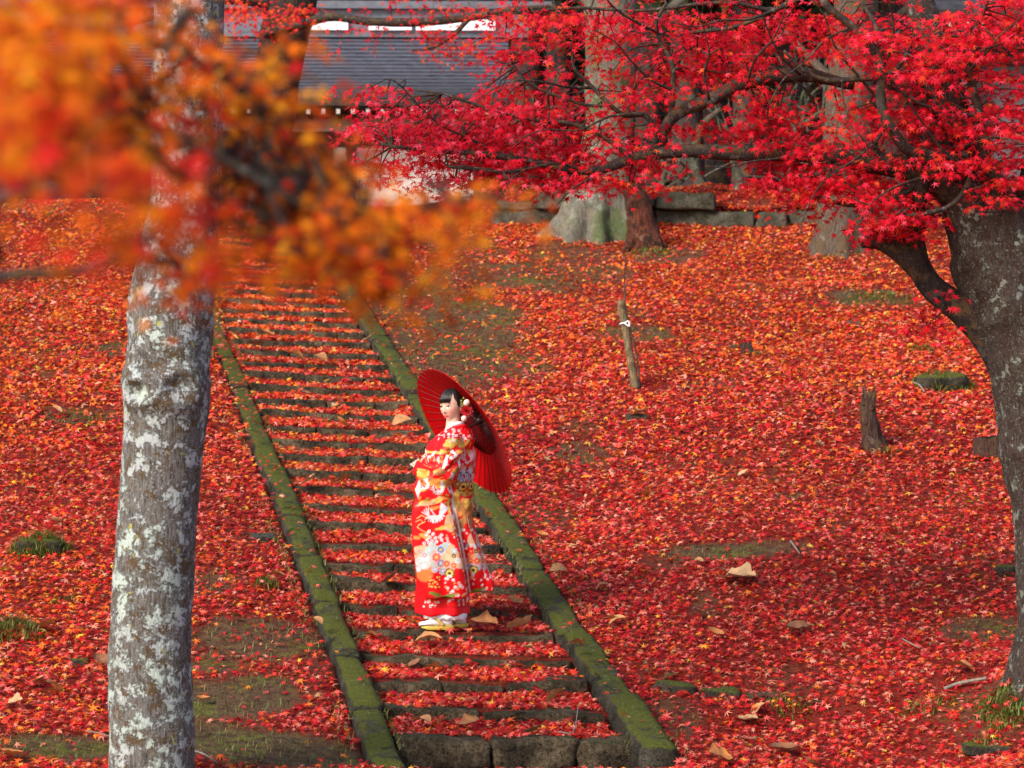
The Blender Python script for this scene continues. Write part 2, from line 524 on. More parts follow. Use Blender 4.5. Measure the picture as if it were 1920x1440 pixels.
def bare(x, y):
    x = np.asarray(x, float); y = np.asarray(y, float)
    b = np.zeros_like(x)
    w = fbm(np.stack([x * 1.6, y * 1.1, np.zeros_like(x)], -1), 11, 3)
    for (cx, cy, rx, ry, st) in PW:
        q = np.sqrt(((x - cx) / rx) ** 2 + ((y - cy) / ry) ** 2) * 0.85 + 0.38 * w
        b = np.maximum(b, st * (1 - sm(0.65, 1.12, q)))
    return np.clip(b + 0.30 * sm(0.28, 0.62, fbm(np.stack([x * 1.1, y * 0.9, np.zeros_like(x)], -1), 23, 3)), 0, 1)

def axis(parts):
    out = []
    for a, b, st in parts: out += list(np.arange(a, b, st))
    return np.array(out + [parts[-1][1]])
gx = axis([(-260, -30, 23), (-30, -8, 1.0), (-8, 8, 0.12), (8, 30, 1.0), (30, 260, 23)])
gy = axis([(-60, 13, 3.5), (13, 41, 0.12), (41, 60, 0.8), (60, 400, 20)])
XX, YY = np.meshgrid(gx, gy)
ZZ = ground(XX, YY)
gv = np.stack([XX, YY, ZZ], -1).reshape(-1, 3)
ny_, nx_ = XX.shape
ii = np.arange(ny_ * nx_).reshape(ny_, nx_)
gf = np.stack([ii[:-1, :-1], ii[:-1, 1:], ii[1:, 1:], ii[1:, :-1]], -1).reshape(-1, 4)
go = part('ground', gv, gf, M['ground'])
go['kind'] = 'structure'
cv = 1 - bare(gv[:, 0], gv[:, 1])
ca = go.data.attributes.new('cover', 'FLOAT', 'POINT')
ca.data.foreach_set('value', cv.astype(np.float32))

# far wooded slope that closes the view
hx = np.linspace(-70, 70, 57); hy = np.linspace(66, 130, 25)
HX, HY = np.meshgrid(hx, hy)
HZ = ground(HX, HY) - 0.5 + (HY - 66) * 0.75 + 1.2 * fbm(np.stack([HX * .15, HY * .15, HX * 0], -1), 41, 3)
ii = np.arange(HX.size).reshape(HX.shape)
M['slope'] = flat_mat('wooded_slope', (0.012, 0.016, 0.008), 0.95, 0.1, 0, 0.8, 0.6)
tag(part('hill', np.stack([HX, HY, HZ], -1).reshape(-1, 3), np.stack([ii[:-1, :-1], ii[:-1, 1:], ii[1:, 1:], ii[1:, :-1]], -1).reshape(-1, 4), M['slope']), kind='structure')

# ------------------------------------------------------------------ leaf shapes
def maple_shape(lobes=7, simple=False):
    """centre + outline; returns verts (n,3) in unit size (tip radius 1) and quads (center, notch, tip, notch)"""
    if lobes == 7:
        ang = [-128, -84, -42, 0, 42, 84, 128]; ln = [.48, .78, .95, 1.0, .95, .78, .48]; nr = [.14, .20, .24, .27, .27, .24, .20, .14]
        na = [-160, -106, -63, -21, 21, 63, 106, 160]
    elif lobes == 3:
        ang = [-75, 0, 75]; ln = [.85, 1.0, .85]; nr = [.30, .34, .34, .30]; na = [-135, -36, 36, 135]
    else:
        ang = [-110, -55, 0, 55, 110]; ln = [.6, .92, 1.0, .92, .6]; nr = [.16, .23, .29, .29, .23, .16]
        na = [-155, -82, -27, 27, 82, 155]
    V = [(0, 0, 0.04)]
    for a, r in zip(na, nr): V.append((math.sin(math.radians(a)) * r, math.cos(math.radians(a)) * r, 0.05))
    k = len(V)
    for a, r in zip(ang, ln): V.append((math.sin(math.radians(a)) * r, math.cos(math.radians(a)) * r, -0.10 * r))
    F = [[0, 1 + i + 1, k + i, 1 + i] for i in range(len(ang))]
    return np.array(V, float), np.array(F)

def rot_from(normal, tip):
    """(n,3),(n,3) -> rotation matrices whose z = normal and y ~ tip"""
    n = normal / (np.linalg.norm(normal, axis=1)[:, None] + 1e-9)
    t = tip - n * np.sum(tip * n, 1)[:, None]
    t /= np.linalg.norm(t, axis=1)[:, None] + 1e-9
    x = np.cross(t, n)
    return np.stack([x, t, n], -1)

def leaf_mesh(shape, pos, normal, tip, size, curl=None):
    sv, sf = shape
    Rm = rot_from(normal, tip)
    n = len(pos)
    base = np.repeat(sv[None], n, 0)
    if curl is None: curl = RNG.uniform(-0.5, 1.6, n)
    r2 = (sv[:, 0] ** 2 + sv[:, 1] ** 2)[None]
    base = base.copy(); base[:, :, 2] = base[:, :, 2] - 0.28 * curl[:, None] * r2 * RNG.uniform(0.4, 1.2, (n, len(sv)))
    base[:, :, 0] *= RNG.uniform(0.8, 1.05, n)[:, None]
    w = np.einsum('nij,nkj->nki', Rm, base) * size[:, None, None] + pos[:, None]
    f = (sf[None] + (np.arange(n) * len(sv))[:, None, None]).reshape(-1, sf.shape[1])
    return w.reshape(-1, 3), f

L7 = maple_shape(7); L5 = maple_shape(5); L3 = maple_shape(3)
LSH = {7: L7, 5: L5, 3: L3}

def pick(pal, w, n):
    w = np.asarray(w, float); idx = RNG.choice(len(pal), n, p=w / w.sum())
    c = np.asarray(pal)[idx] * RNG.uniform(0.75, 1.2, (n, 1))
    return np.clip(c, 0, 0.95)

PAL = np.array([(.58, .018, .016), (.72, .045, .026), (.80, .115, .018), (.82, .22, .022), (.84, .42, .05), (.76, .12, .10), (.24, .007, .008), (.48, .012, .024), (.80, .27, .17), (.36, .19, .09)])
def litter_colors(x, y, n):
    s, t = to_st(x, y)
    up = 0.05 + sm(2, 15, s) * 0.95 + 0.4 * sm(-0.5, -3.0, t) + 0.45 * fbm(np.stack([x * .6, y * .5, x * 0], -1), 51, 3)
    up = np.clip(up, 0, 1)
    wc = np.array([26, 22, 8, 3, 1.8, 22, 10, 15, 13, 2.0]); wo_ = np.array([13, 22, 36, 18, 5.5, 4, 5, 2, 12, 3])
    a = pick(PAL, wc, n); b = pick(PAL, wo_, n)
    drift = 1 + 0.28 * fbm(np.stack([x * 1.3, y * .9, x * 0], -1), 57, 3)
    return np.clip(np.where((RNG.random(n) < up)[:, None], b, a) * drift[:, None], 0, .92)

def scatter_litter(pts, colors, near, flat=0.42):
    n = len(pts)
    nor = np.stack([RNG.normal(0, flat, n), RNG.normal(-0.08, flat, n) , np.ones(n)], -1)
    a = RNG.uniform(0, 2 * math.pi, n)
    tip = np.stack([np.cos(a), np.sin(a), np.zeros(n)], -1)
    return leaf_mesh(LSH[near], pts, nor, tip, RNG.uniform(0.020, 0.040, n) * np.where(RNG.random(n) < .14, 1.45, 1.0) * {7: 1.10, 5: 1.12, 3: 1.22}[near])

def ground_points(y0, y1, dens):
    # sample across the seen wedge and a metre beyond it on each side
    A = []
    w1 = y1 * 0.187 + 0.7
    n = int(dens * (y1 - y0) * 2 * w1)
    x = RNG.uniform(-w1, w1, n); y = RNG.uniform(y0, y1, n)
    k = np.abs(x) < y * 0.187 + 0.7
    x, y = x[k], y[k]
    s, t = to_st(x, y)
    k = ~((np.abs(t) < 0.955) & (s > -1.55) & (s < N1 * ST_T + .2))
    x, y = x[k], y[k]
    b = bare(x, y)
    k = RNG.random(len(x)) > b * 1.03 - 0.01
    x, y = x[k], y[k]
    z = ground(x, y) + RNG.uniform(0.004, 0.035, len(x))
    return np.stack([x, y, z], -1)

LV, LF, LC = [], [], []
off = 0
def add_litter(pts, near, flat=0.42):
    global off
    v, f = scatter_litter(pts, None, near, flat)
    per = near
    c = litter_colors(pts[:, 0], pts[:, 1], len(pts))
    LV.append(v); LF.append(f + off); LC.append(np.repeat(c, per, 0)); off += len(v)

add_litter(ground_points(15.5, 19.5, 640), 7)
add_litter(ground_points(15.5, 19.5, 640), 5)
add_litter(ground_points(19.5, 24, 1150), 5)
add_litter(ground_points(24, 31, 900), 3)
add_litter(ground_points(31, 38.5, 600), 3)

# leaves on the treads, heaped against each riser
nst = 0
SP = []
for i in range(N0, N1):
    n = int(ST_W * ST_T * (2000 if i < 12 else 1600))
    q = RNG.random(n)
    t = RNG.uniform(-ST_W / 2, ST_W / 2, n)
    s0_ = 0.06 + 0.05 * vnoise(np.stack([t * 4, np.full(n, i * 3.7), t * 0], -1), 88)
    s = i * ST_T + s0_ + RNG.beta(1.15, 0.9, n) * (ST_T - s0_)
    fr = np.clip((s - i * ST_T) / ST_T, 0, 1)
    clump = 0.5 + 0.5 * fbm(np.stack([t * 2.5, s * 2.5, s * 0], -1), 61, 2)
    hz = (0.008 + 0.044 * fr ** 2.2 * (0.15 + 1.5 * clump)) * RNG.random(n) ** 0.6 + 0.006
    k = RNG.random(n) < 0.75 + 0.5 * clump * fr
    x, y = from_st(s, t)
    z = A0[2] + i * ST_R + TILT * t + hz
    SP.append(np.stack([x, y, z], -1)[k])
    for q_ in range(4):
        m_ = int(RNG.integers(25, 80)); tc = RNG.uniform(-ST_W / 2, ST_W / 2)
        t = np.clip(tc + RNG.normal(0, .09, m_), -ST_W / 2, ST_W / 2); s = (i + 1) * ST_T - np.abs(RNG.normal(0, .06, m_)) - .005
        x, y = from_st(s, t); hp_ = RNG.uniform(.04, .10)
        SP[-1] = np.vstack([SP[-1], np.stack([x, y, A0[2] + i * ST_R + TILT * t + RNG.uniform(.01, 1, m_) * hp_ * np.exp(-((t - tc) / .12) ** 2)], -1)])
SPn = np.concatenate(SP[:14]); SPf = np.concatenate(SP[14:])
add_litter(SPn[::2], 7, 0.7); add_litter(SPn[1::2], 5, 0.7); add_litter(SPf, 3, 0.7)
# a few leaves on the kerbs
kt = []
for sd in (-1, 1):
    n = 900 if sd < 0 else 260
    s = RNG.uniform(-1.3, 17, n) if sd > 0 else -1.3 + 18.3 * RNG.random(n) ** 0.4
    t = sd * (ST_W / 2 + RNG.uniform(0.02, 0.27, n))
    x, y = from_st(s, t)
    kt.append(np.stack([x, y, A0[2] + KS * s + TILT * t + 0.075], -1))
add_litter(np.concatenate(kt), 5, 0.3)
LV = np.concatenate(LV); LF = np.concatenate(LF); LC = np.concatenate(LC)
lo = part('leaf_litter', LV, LF, M['litter'], None, False, fcol=LC)
tag(lo, 'carpet of fallen red and orange maple leaves covering the hillside', 'leaves', kind='stuff')

# ------------------------------------------------------------------ stairs
stair = thing('stairs', (A0[0], A0[1], A0[2]), 'long flight of worn stone steps climbing the leafy hill', 'stairs')
stair['kind'] = 'structure'
# soil under the treads
sv, sf = [], []
for i in range(N0, N1 + 1):
    for (s, z) in ((i * ST_T + 0.05, (i - 1) * ST_R - 0.012), (i * ST_T + 0.055, i * ST_R - 0.012)):
        for t in (-0.76, 0.76):
            x, y = from_st(s, t); sv.append((x, y, A0[2] + z + TILT * t))
for r in range(len(sv) // 2 - 1):
    sf.append([2 * r, 2 * r + 1, 2 * r + 3, 2 * r + 2])
so = part('tread_soil', sv, sf, M['ground'], stair, False)
ca = so.data.attributes.new('cover', 'FLOAT', 'POINT'); ca.data.foreach_set('value', np.full(len(sv), 0.9, np.float32))
srnd = random.Random(5)
for i in range(N0, N1 + 1):
    cuts = [-ST_W / 2]
    while cuts[-1] < ST_W / 2 - 0.01:
        L = srnd.uniform(0.42, 0.8)
        nx = cuts[-1] + L
        if nx > ST_W / 2 - 0.25: nx = ST_W / 2
        cuts.append(nx)
    last = (i == N0)
    sds, sdz, srt = srnd.uniform(-.028, .028), srnd.uniform(-.010, .010), srnd.uniform(-.022, .022)
    if last: cuts = [-0.72, -0.13, 0.42, 0.88]
    for a, b in zip(cuts[:-1], cuts[1:]):
        lx = b - a - 0.005
        near = i < 14
        dz = srnd.uniform(-0.008, 0.008); ds = srnd.uniform(-0.012, 0.012)
        q, f = box_stone(lx, 0.26 + (0.1 if last else 0), 0.20, 10 if near else 5, 4, 4, 0.020 if not last else 0.04, 0.036 if near else 0.022, i * 7 + int(a * 50), 8)
        t = (a + b) / 2
        tt = t + q[:, 0]
        s = i * ST_T + q[:, 1] + 0.13 + ds + sds + srt * tt * 1.5 - (0.05 if last else 0)
        tl = srnd.uniform(-0.035, 0.035)
        # worn and slightly sagging towards the middle
        z = A0[2] + i * ST_R + TILT * tt + q[:, 2] + dz + sdz + srt * tt + tl * q[:, 0] - 0.012 * (1 - (tt / 0.7) ** 2)
        x, y = from_st(s, tt)
        part('step_stone', np.stack([x, y, z], -1), f, M['step'], stair)

for sd, lab in ((-1, 'low mossy stone kerb along the left edge of the stairs'), (1, 'low mossy stone kerb along the right edge of the stairs')):
    x, y = from_st(-1.5, sd * 0.85)
    kr = thing('kerb_left' if sd < 0 else 'kerb_right', (x, y, A0[2] - 0.3), lab, 'kerb')
    kr['kind'] = 'structure'
    s = -1.42 if sd > 0 else -1.72
    w = 0.215 if sd > 0 else 0.185
    k = 0
    while s < 17.4:
        L = srnd.uniform(0.95, 1.7)
        if k == 0: L = 1.05
        q, f = box_stone(w, L - 0.012, 0.32, 4, 10 if s < 9 else 5, 4, 0.045, 0.03 if k else 0.02, 300 + k + 50 * sd, 5.5)
        tt = sd * (ST_W / 2 + 0.012 + w / 2 + (0.03 if k == 0 and sd > 0 else 0)) + q[:, 0] * (1.12 if k == 0 else 1) + srnd.uniform(-0.012, 0.012)
        ss = s + L / 2 + q[:, 1]
        z = A0[2] + KS * ss + TILT * tt + 0.05 + q[:, 2] + srnd.uniform(-0.012, 0.012) + (0.04 if k == 0 and sd > 0 else 0)
        if sd < 0: z -= 0.075 * sm(5, 10, ss)
        xx, yy = from_st(ss, tt)
        part('kerb_stone', np.stack([xx, yy, z], -1), f, M['kerb'], kr)
        s += L; k += 1

# row of edging stones leading right from the foot of the stairs
e0 = Gp(1225, 1290); e1 = Gp(1560, 1313)
er = thing('stone_edging', e0, 'dark mossy row of edging stones right of the lowest kerb block', 'edging')
for k in range(4):
    a = e0 + (e1 - e0) * (k / 4.0); b = e0 + (e1 - e0) * ((k + 1) / 4.0)
    L = np.linalg.norm(b - a)
    q, f = box_stone(L * 0.97, 0.2, 0.2, 7, 4, 4, 0.035, 0.03, 700 + k, 6)
    dr = (b - a) / L; c = (a + b) / 2
    w = c + q[:, :1] * dr + q[:, 1:2] * np.array([-dr[1], dr[0], 0]) + q[:, 2:3] * np.array([0, 0, 1.0]) + np.array([0, 0.05, 0.035 - 0.015 * k])
    part('edging_stone', w, f, M['kerb'] if k < 2 else M['step'], er)

# ------------------------------------------------------------------ trees
def px_path(lst, d):
    """list of (u, v, radius_px[, extra depth]) -> points, radii"""
    pts, rad = [], []
    for q in lst:
        dd = d + (q[3] if len(q) > 3 else 0)
        pts.append(P(q[0], q[1], dd)); rad.append(q[2] / FPX * dd)
    return np.array(pts), np.array(rad)

# --- grey lichen-covered trunk, left foreground
d = 15.8
edges = [(1500, 200, 372), (1440, 205, 367), (1300, 203, 362), (1200, 205, 360), (1100, 210, 362), (1000, 217, 368), (900, 226, 376), (800, 232, 388), (745, 230, 394),
         (712, 229, 396), (680, 238, 393), (600, 240, 400), (540, 246, 403), (450, 268, 408), (400, 280, 415), (300, 283, 416), (100, 285, 420), (0, 290, 420), (-150, 292, 425), (-500, 300, 430)]
lst = [((a + b) / 2, v, (b - a) / 2) for (v, a, b) in edges]
pts, rad = px_path(lst, d)
base = np.array([pts[0][0] - 0.01, pts[0][1], float(ground(pts[0][0], pts[0][1])) - 0.05])
rt = thing('tree', base, 'grey tree trunk patched with white lichen in the left foreground', 'tree')
pts = np.vstack([base, pts]); rad = np.concatenate([[rad[0] * 1.25], rad])
v, f = tube(pts, rad, 48, 150, 0.05, 5.0, 3)
# old branch scars on the collar
for (cu, cv_, r, amp) in ((262, 735, 26, 0.035), (335, 730, 34, 0.03), (300, 700, 60, 0.015)):
    c = P(cu, cv_, d - 0.22); rr = r / FPX * d
    q = np.linalg.norm((v - c) * np.array([1, 0.6, 1]), axis=1) / rr
    ax = v - np.array([P(312, 720, d)[0], d, 0]); ax[:, 2] = 0
    ax /= np.linalg.norm(ax, axis=1)[:, None] + 1e-6
    v = v + ax * (amp * (np.exp(-((q - 1) / 0.35) ** 2) - 0.6 * np.exp(-(q / 0.6) ** 2)))[:, None]
part('trunk', v, f, M['bark_lichen'], rt)

# --- the red maple on the right
dm = 18.0
trunk = [(1975, 1345, 100), (1975, 1310, 92), (1980, 1230, 80), (1988, 1150, 80), (1988, 1050, 84), (1988, 950, 92), (1978, 850, 98), (1966, 750, 102), (1950, 660, 104), (1922, 580, 104), (1893, 510, 102), (1868, 450, 94), (1835, 400, 70), (1812, 340, 50), (1800, 270, 42), (1775, 180, 36), (1740, 60, 30), (1700, -80, 24)]
pts, rad = px_path(trunk, dm)
gz = float(ground(pts[0][0], pts[0][1]))
base = np.array([pts[1][0], pts[1][1], gz - 0.03])
maple = thing('maple_tree', base, 'red maple tree leaning in from the right edge with spreading crimson branches', 'tree')
pts[0] = base - np.array([0, 0, 0.22])
v, f = tube(pts, rad, 64, 220, 0.12, 5.5, 9, flare=(0.55, 0.16, 5, 1.0))
part('trunk', v, f, M['bark_maple'], maple)
BR = [
    # lower dead limb
    [(1880, 655, 44), (1845, 620, 33), (1800, 580, 28), (1755, 545, 25), (1725, 505, 23), (1714, 460, 21), (1713, 425, 19, -.1), (1722, 380, 15, -.2), (1735, 330, 12, -.3)],
    [(1730, 515, 20), (1700, 482, 22), (1672, 462, 20), (1645, 453, 15), (1615, 455, 11)],
    [(1695, 470, 9), (1708, 452, 7), (1722, 447, 4)],
    # right stem
    [(1890, 470, 60, -.1), (1898, 420, 44, -.15), (1885, 378, 24, -.2), (1862, 320, 11, -.3), (1838, 258, 9, -.3), (1836, 205, 8, -.3), (1818, 140, 8, -.3), (1822, 75, 7, -.35), (1842, 22, 6, -.4), (1862, -40, 5, -.4)],
    [(1905, 430, 45), (1935, 370, 34), (1950, 280, 28), (1960, 150, 22), (1965, 0, 18)],
    # middle stem
    [(1812, 340, 30), (1770, 300, 16, -.3), (1705, 283, 11, -.5), (1665, 230, 10, -.6), (1652, 190, 10, -.6), (1653, 140, 9, -.6), (1640, 95, 8, -.6), (1600, 52, 8, -.65), (1555, 15, 7, -.7), (1530, -20, 6, -.7)],
    [(1653, 142, 8, -.6), (1610, 148, 6, -.6), (1550, 150, 5, -.65), (1505, 130, 4, -.7), (1470, 95, 3, -.75)],
    [(1653, 145, 7, -.6), (1680, 130, 5, -.6), (1700, 100, 3, -.6)],
    [(1650, 85, 5, -.6), (1640, 45, 4, -.55), (1615, 5, 3, -.5)],
    [(1852, 290, 6, -.3), (1800, 240, 5, -.35), (1730, 195, 4, -.4), (1665, 160, 3, -.5)],
    # long limb reaching left
    [(1835, 400, 40), (1740, 330, 26, -.1), (1620, 300, 22, -.2), (1500, 285, 19, -.3), (1380, 287, 15, -.35), (1300, 283, 13, -.4), (1238, 287, 12, -.4), (1185, 297, 10, -.45), (1140, 314, 9, -.5), (1088, 320, 8, -.5), (1010, 306, 7, -.55), (930, 292, 6, -.6), (830, 283, 5, -.7), (735, 275, 3, -.8)],
    [(1600, 160, 9, -.1), (1500, 140, 14, -.2), (1400, 155, 15, -.3), (1330, 187, 13, -.35), (1268, 214, 12, -.4), (1244, 247, 10, -.4), (1230, 278, 9, -.4)],
    [(1258, 218, 6, -.4), (1262, 165, 5, -.42), (1260, 120, 5, -.45), (1238, 78, 4, -.45), (1231, 40, 4, -.5), (1250, 5, 3, -.5)],
    [(1228, 280, 7, -.4), (1228, 245, 6, -.45), (1208, 216, 5, -.5), (1172, 216, 5, -.5), (1145, 198, 4, -.55), (1112, 165, 4, -.55), (1078, 130, 3, -.6), (1072, 100, 2, -.6)],
    [(1185, 297, 5, -.45), (1120, 250, 4, -.5), (1060, 230, 4, -.5), (1000, 225, 3, -.55), (920, 205, 3, -.6), (830, 175, 2, -.6)],
    [(1010, 306, 4, -.55), (960, 322, 4, -.6), (905, 318, 4, -.65), (840, 312, 3, -.7)],
    [(1090, 320, 4, -.5), (1040, 345, 3, -.5), (985, 352, 2, -.5)],
    [(1145, 198, 3, -.5), (1090, 195, 3, -.5), (1000, 160, 2, -.5), (960, 120, 2, -.5)],
    [(1600, 300, 8, -.2), (1520, 330, 6, -.4), (1450, 335, 5, -.5), (1400, 330, 3, -.6)],
    [(1740, 330, 8, -.1), (1680, 370, 6, -.35), (1600, 385, 4, -.5), (1530, 370, 3, -.6)],
    [(1800, 300, 8, -.1), (1820, 330, 6, -.3), (1790, 380, 5, -.5), (1740, 400, 4, -.6), (1700, 405, 3, -.7)],
    [(1530, -20, 6, -.5), (1450, 20, 5, -.5), (1380, 50, 4, -.5), (1300, 60, 3, -.5)],
    [(1450, 20, 4, -.5), (1350, 5, 4, -.5), (1200, 20, 3, -.5), (1080, 15, 3, -.5), (960, 25, 2, -.6)],
]
branch_pts = []
for k, b in enumerate(BR):
    p, r = px_path(b, dm)
    v, f = tube(p, r, 12 if r.max() > .03 else 8, len(p) * 6, 0.12, 9, 20 + k)
    part('branch', v, f, M['bark_branch'] if k not in (0,) else M['bark_dark'], maple)
    c = catmull(p, len(p) * 6); branch_pts.append(c[len(c) // 5:])
branch_pts = np.concatenate(branch_pts)
rt9 = random.Random(44)
for (u0, v0, a0, L0_) in ((1650, 190, -2.2, 260), (1653, 130, -.9, 200), (1835, 220, -2.6, 240), (1820, 130, -.7, 170), (1262, 170, -2.3, 190), (1210, 215, -2.8, 260), (1330, 187, -1.9, 180), (1400, 155, -1.2, 190), (1100, 320, -2.7, 250), (1010, 306, 2.7, 200), (930, 292, -2.7, 230), (1140, 314, 2.5, 150), (1500, 285, 2.6, 180), (1620, 300, 2.5, 200), (1665, 230, 2.6, 160), (1740, 330, 2.4, 170), (1500, 140, -2.2, 210), (1600, 52, 2.8, 220), (1231, 60, -2.4, 180), (1112, 165, -2.9, 210), (1838, 258, .2, 120), (1450, 20, 2.5, 200), (1530, 200, -1.9, 150), (1780, 300, -2.3, 230)):
    l, x_, y_, a_, r_ = [(u0, v0, 3.4, -.5)], u0, v0, a0, 3.4
    for q in range(4):
        a_ += rt9.uniform(-.45, .45); x_ += math.cos(a_) * L0_ / 4; y_ += math.sin(a_) * L0_ / 4; r_ *= .72
        l.append((x_, y_, r_, -.5 - .12 * (q + 1)))
    p, r = px_path(l, dm); v, f = tube(p, r, 6, 22, .12, 12, int(u0)); part('branch', v, f, M['bark_branch'], maple)
    branch_pts = np.vstack([branch_pts, catmull(p, 20)[6:]])

def sprays(regions, d, per, size, pal, w, bpts, spread=0.34, depth=0.5, droop=0.45, face=0.55, seed=0, thick=0.05, deck=0):
    """leaf sprays: small flat layers of leaves, each on a twig that starts at a branch"""
    rg = np.random.default_rng(seed)
    pos, nor, tip, sz, col = [], [], [], [], []
    tw = MB()
    for (u, v, ru, rv, n, dd, tint) in regions:
        for _ in range(n):
            a = rg.uniform(0, 2 * math.pi); r = math.sqrt(rg.random())
            dep = d + dd + rg.uniform(-depth, depth)
            vv_ = v + rv * r * math.sin(a)
            if deck: vv_ = round(vv_ / deck) * deck + rg.uniform(-.12, .12) * deck + 0.05 * (u - 1300) * 0
            c = P(u + ru * r * math.cos(a), vv_, dep)
            j = int(np.argmin(np.linalg.norm((bpts - c) * np.array([1, 0.6, 1.2]), axis=1)))
            b = bpts[j]
            out = c - b; out[2] *= 0.3
            L = np.linalg.norm(out) + 1e-6
            out = out / L if L > .03 else np.array([rg.normal(), rg.normal() * .5, 0.1])
            out = out + rg.normal(0, 0.45, 3) * np.array([1, 1, 0.25]); out /= np.linalg.norm(out)
            side = np.cross(out, [0, 0, 1.0]); side /= np.linalg.norm(side) + 1e-6
            if np.linalg.norm(c - b) < 1.1:
                mid = (b + c) / 2 + rg.normal(0, 0.03, 3) + np.array([0, 0, 0.03])
                tv, tf = tube([b, mid, c, c + out * spread * 0.5], [0.006, 0.0045, 0.003, 0.0015], 4, 7, 0, cap=False)
                tw.add(tv, tf)
            m = rg.integers(int(per * .6), int(per * 1.4))
            al = rg.uniform(-0.5, 1.0, m) * spread; ac = rg.normal(0, 0.42, m) * spread * (1 - 0.45 * np.abs(al) / spread)
            q = c + al[:, None] * out + ac[:, None] * side
            q[:, 2] += rg.normal(0, thick, m) - 0.55 * (al * al + ac * ac) / spread * droop
            pos.append(q)
            nn = np.array([0, -face, 1 - face * .35]) + 0.25 * out + rg.normal(0, 0.42, (m, 3))
            nor.append(nn)
            tp = out * 0.6 + side * np.sign(ac)[:, None] * 0.55 + np.array([0, 0, -0.45]) + rg.normal(0, 0.35, (m, 3))
            tip.append(tp)
            sz.append(rg.uniform(0.75, 1.2, m) * size)
            ww = np.array(w, float) * (np.array(tint) if tint is not None else 1)
            base = np.asarray(pal)[rg.choice(len(pal), m, p=ww / ww.sum())]
            col.append(np.clip(base * rg.uniform(0.7, 1.2, (m, 1)) * rg.uniform(0.85, 1.12), 0, .95))
    return np.concatenate(pos), np.concatenate(nor), np.concatenate(tip), np.concatenate(sz), np.concatenate(col), tw

CPAL = [(.86, .010, .030), (.92, .020, .052), (.68, .006, .022), (.90, .05, .022), (.94, .085, .14), (.42, .004, .014), (.90, .13, .026)]
CW = [34, 26, 16, 10, 9, 7, 3]
PINK = (0.8, 1.8, .5, .4, 3.6, .4, .4); ORNG = (0.9, .9, 1, 2.2, .3, 1, 3); DARK = (1, .7, 2.2, .6, .2, 2.5, .3)
REG = [  # u, v, ru, rv, sprays, depth, tint
    (700, 245, 45, 25, 9, -.7, PINK), (770, 215, 80, 35, 18, -.6, PINK), (860, 240, 100, 50, 34, -.5, PINK), (960, 235, 110, 60, 42, -.4, PINK),
    (800, 290, 100, 40, 24, -.6, PINK), (900, 325, 110, 30, 20, -.5, PINK), (1010, 310, 120, 40, 34, -.4, PINK), (1110, 265, 110, 55, 36, -.3, None),
    (1080, 335, 70, 20, 12, -.4, ORNG), (1210, 315, 65, 22, 13, -.4, None), (700, 310, 60, 30, 9, -.7, PINK), (690, 160, 30, 10, 2, -.6, ORNG), (745, 178, 50, 14, 5, -.6, PINK),
    (930, 150, 45, 35, 7, -.5, ORNG), (980, 110, 60, 50, 9, -.5, None), (1040, 180, 80, 40, 13, -.4, None), (1000, 40, 110, 35, 18, -.5, ORNG),
    (1130, 30, 90, 30, 14, -.4, None), (1150, 110, 60, 30, 8, -.4, None), (1250, 60, 110, 60, 28, -.4, None), (1230, 140, 70, 50, 12, -.4, ORNG), (1170, 190, 60, 35, 8, -.4, None), (1330, 110, 110, 60, 30, -.4, None), (1420, 130, 80, 40, 20, -.4, ORNG),
    (1420, 50, 110, 40, 22, -.4, None), (1320, 225, 40, 12, 4, -.3, DARK), (1260, 245, 40, 20, 5, -.3, DARK),
    (1440, 215, 50, 35, 12, -.5, DARK), (1450, 270, 70, 35, 18, -.5, DARK), (1520, 300, 90, 50, 30, -.5, DARK), (1460, 330, 70, 28, 14, -.6, DARK), (1560, 360, 80, 30, 18, -.6, None),
    (1620, 330, 100, 50, 28, -.5, None), (1680, 400, 70, 30, 16, -.7, None), (1700, 350, 80, 40, 18, -.5, DARK), (1775, 395, 35, 14, 4, -.7, None), (1660, 428, 40, 14, 6, -.7, None),
    (1540, 60, 90, 50, 20, -.6, ORNG), (1640, 60, 100, 55, 26, -.6, None), (1720, 130, 100, 70, 36, -.5, None), (1600, 210, 60, 40, 12, -.6, ORNG), (1700, 230, 90, 60, 28, -.5, None),
    (1780, 60, 90, 60, 24, -.5, ORNG), (1860, 80, 90, 70, 28, -.5, None), (1820, 200, 90, 70, 26, -.4, None), (1890, 260, 80, 60, 22, -.4, None), (1900, 170, 70, 60, 16, -.4, None),
    (1780, 290, 90, 50, 22, -.5, None), (1850, 340, 70, 40, 12, -.4, ORNG), (1920, 360, 40, 50, 10, -.4, None),
    (1755, 560, 22, 20, 3, -.3, None), (1740, 600, 30, 18, 3, -.3, DARK), (1900, 30, 80, 50, 16, -.5, ORNG), (1990, 150, 90, 150, 30, -.4, None), (1960, 20, 100, 50, 14, -.4, None)]
REG = [(u, v, max(10, ru - 24), max(8, rv - 4), int(round(n * .80)), dd + .30, tn) for (u, v, ru, rv, n, dd, tn) in REG]
pos, nor, tip, sz, col, tw = sprays(REG, dm, 31, 0.041, CPAL, CW, branch_pts, 0.30, 0.55, seed=3, thick=0.018, deck=34)
hb_ = np.arange(len(pos)) % 5 < 2
v, f = leaf_mesh(L7, pos[hb_], nor[hb_], tip[hb_], sz[hb_]); v5, f5 = leaf_mesh(L5, pos[~hb_], nor[~hb_], tip[~hb_], sz[~hb_])
tag(part('crown', np.vstack([v, v5]), np.vstack([f, f5 + len(v)]), M['crown'], maple, False, fcol=np.vstack([np.repeat(col[hb_], 7, 0), np.repeat(col[~hb_], 5, 0)])), kind='stuff')
tag(part('twigs', tw.V(), tw.f, M['bark_branch'], maple), kind='stuff')

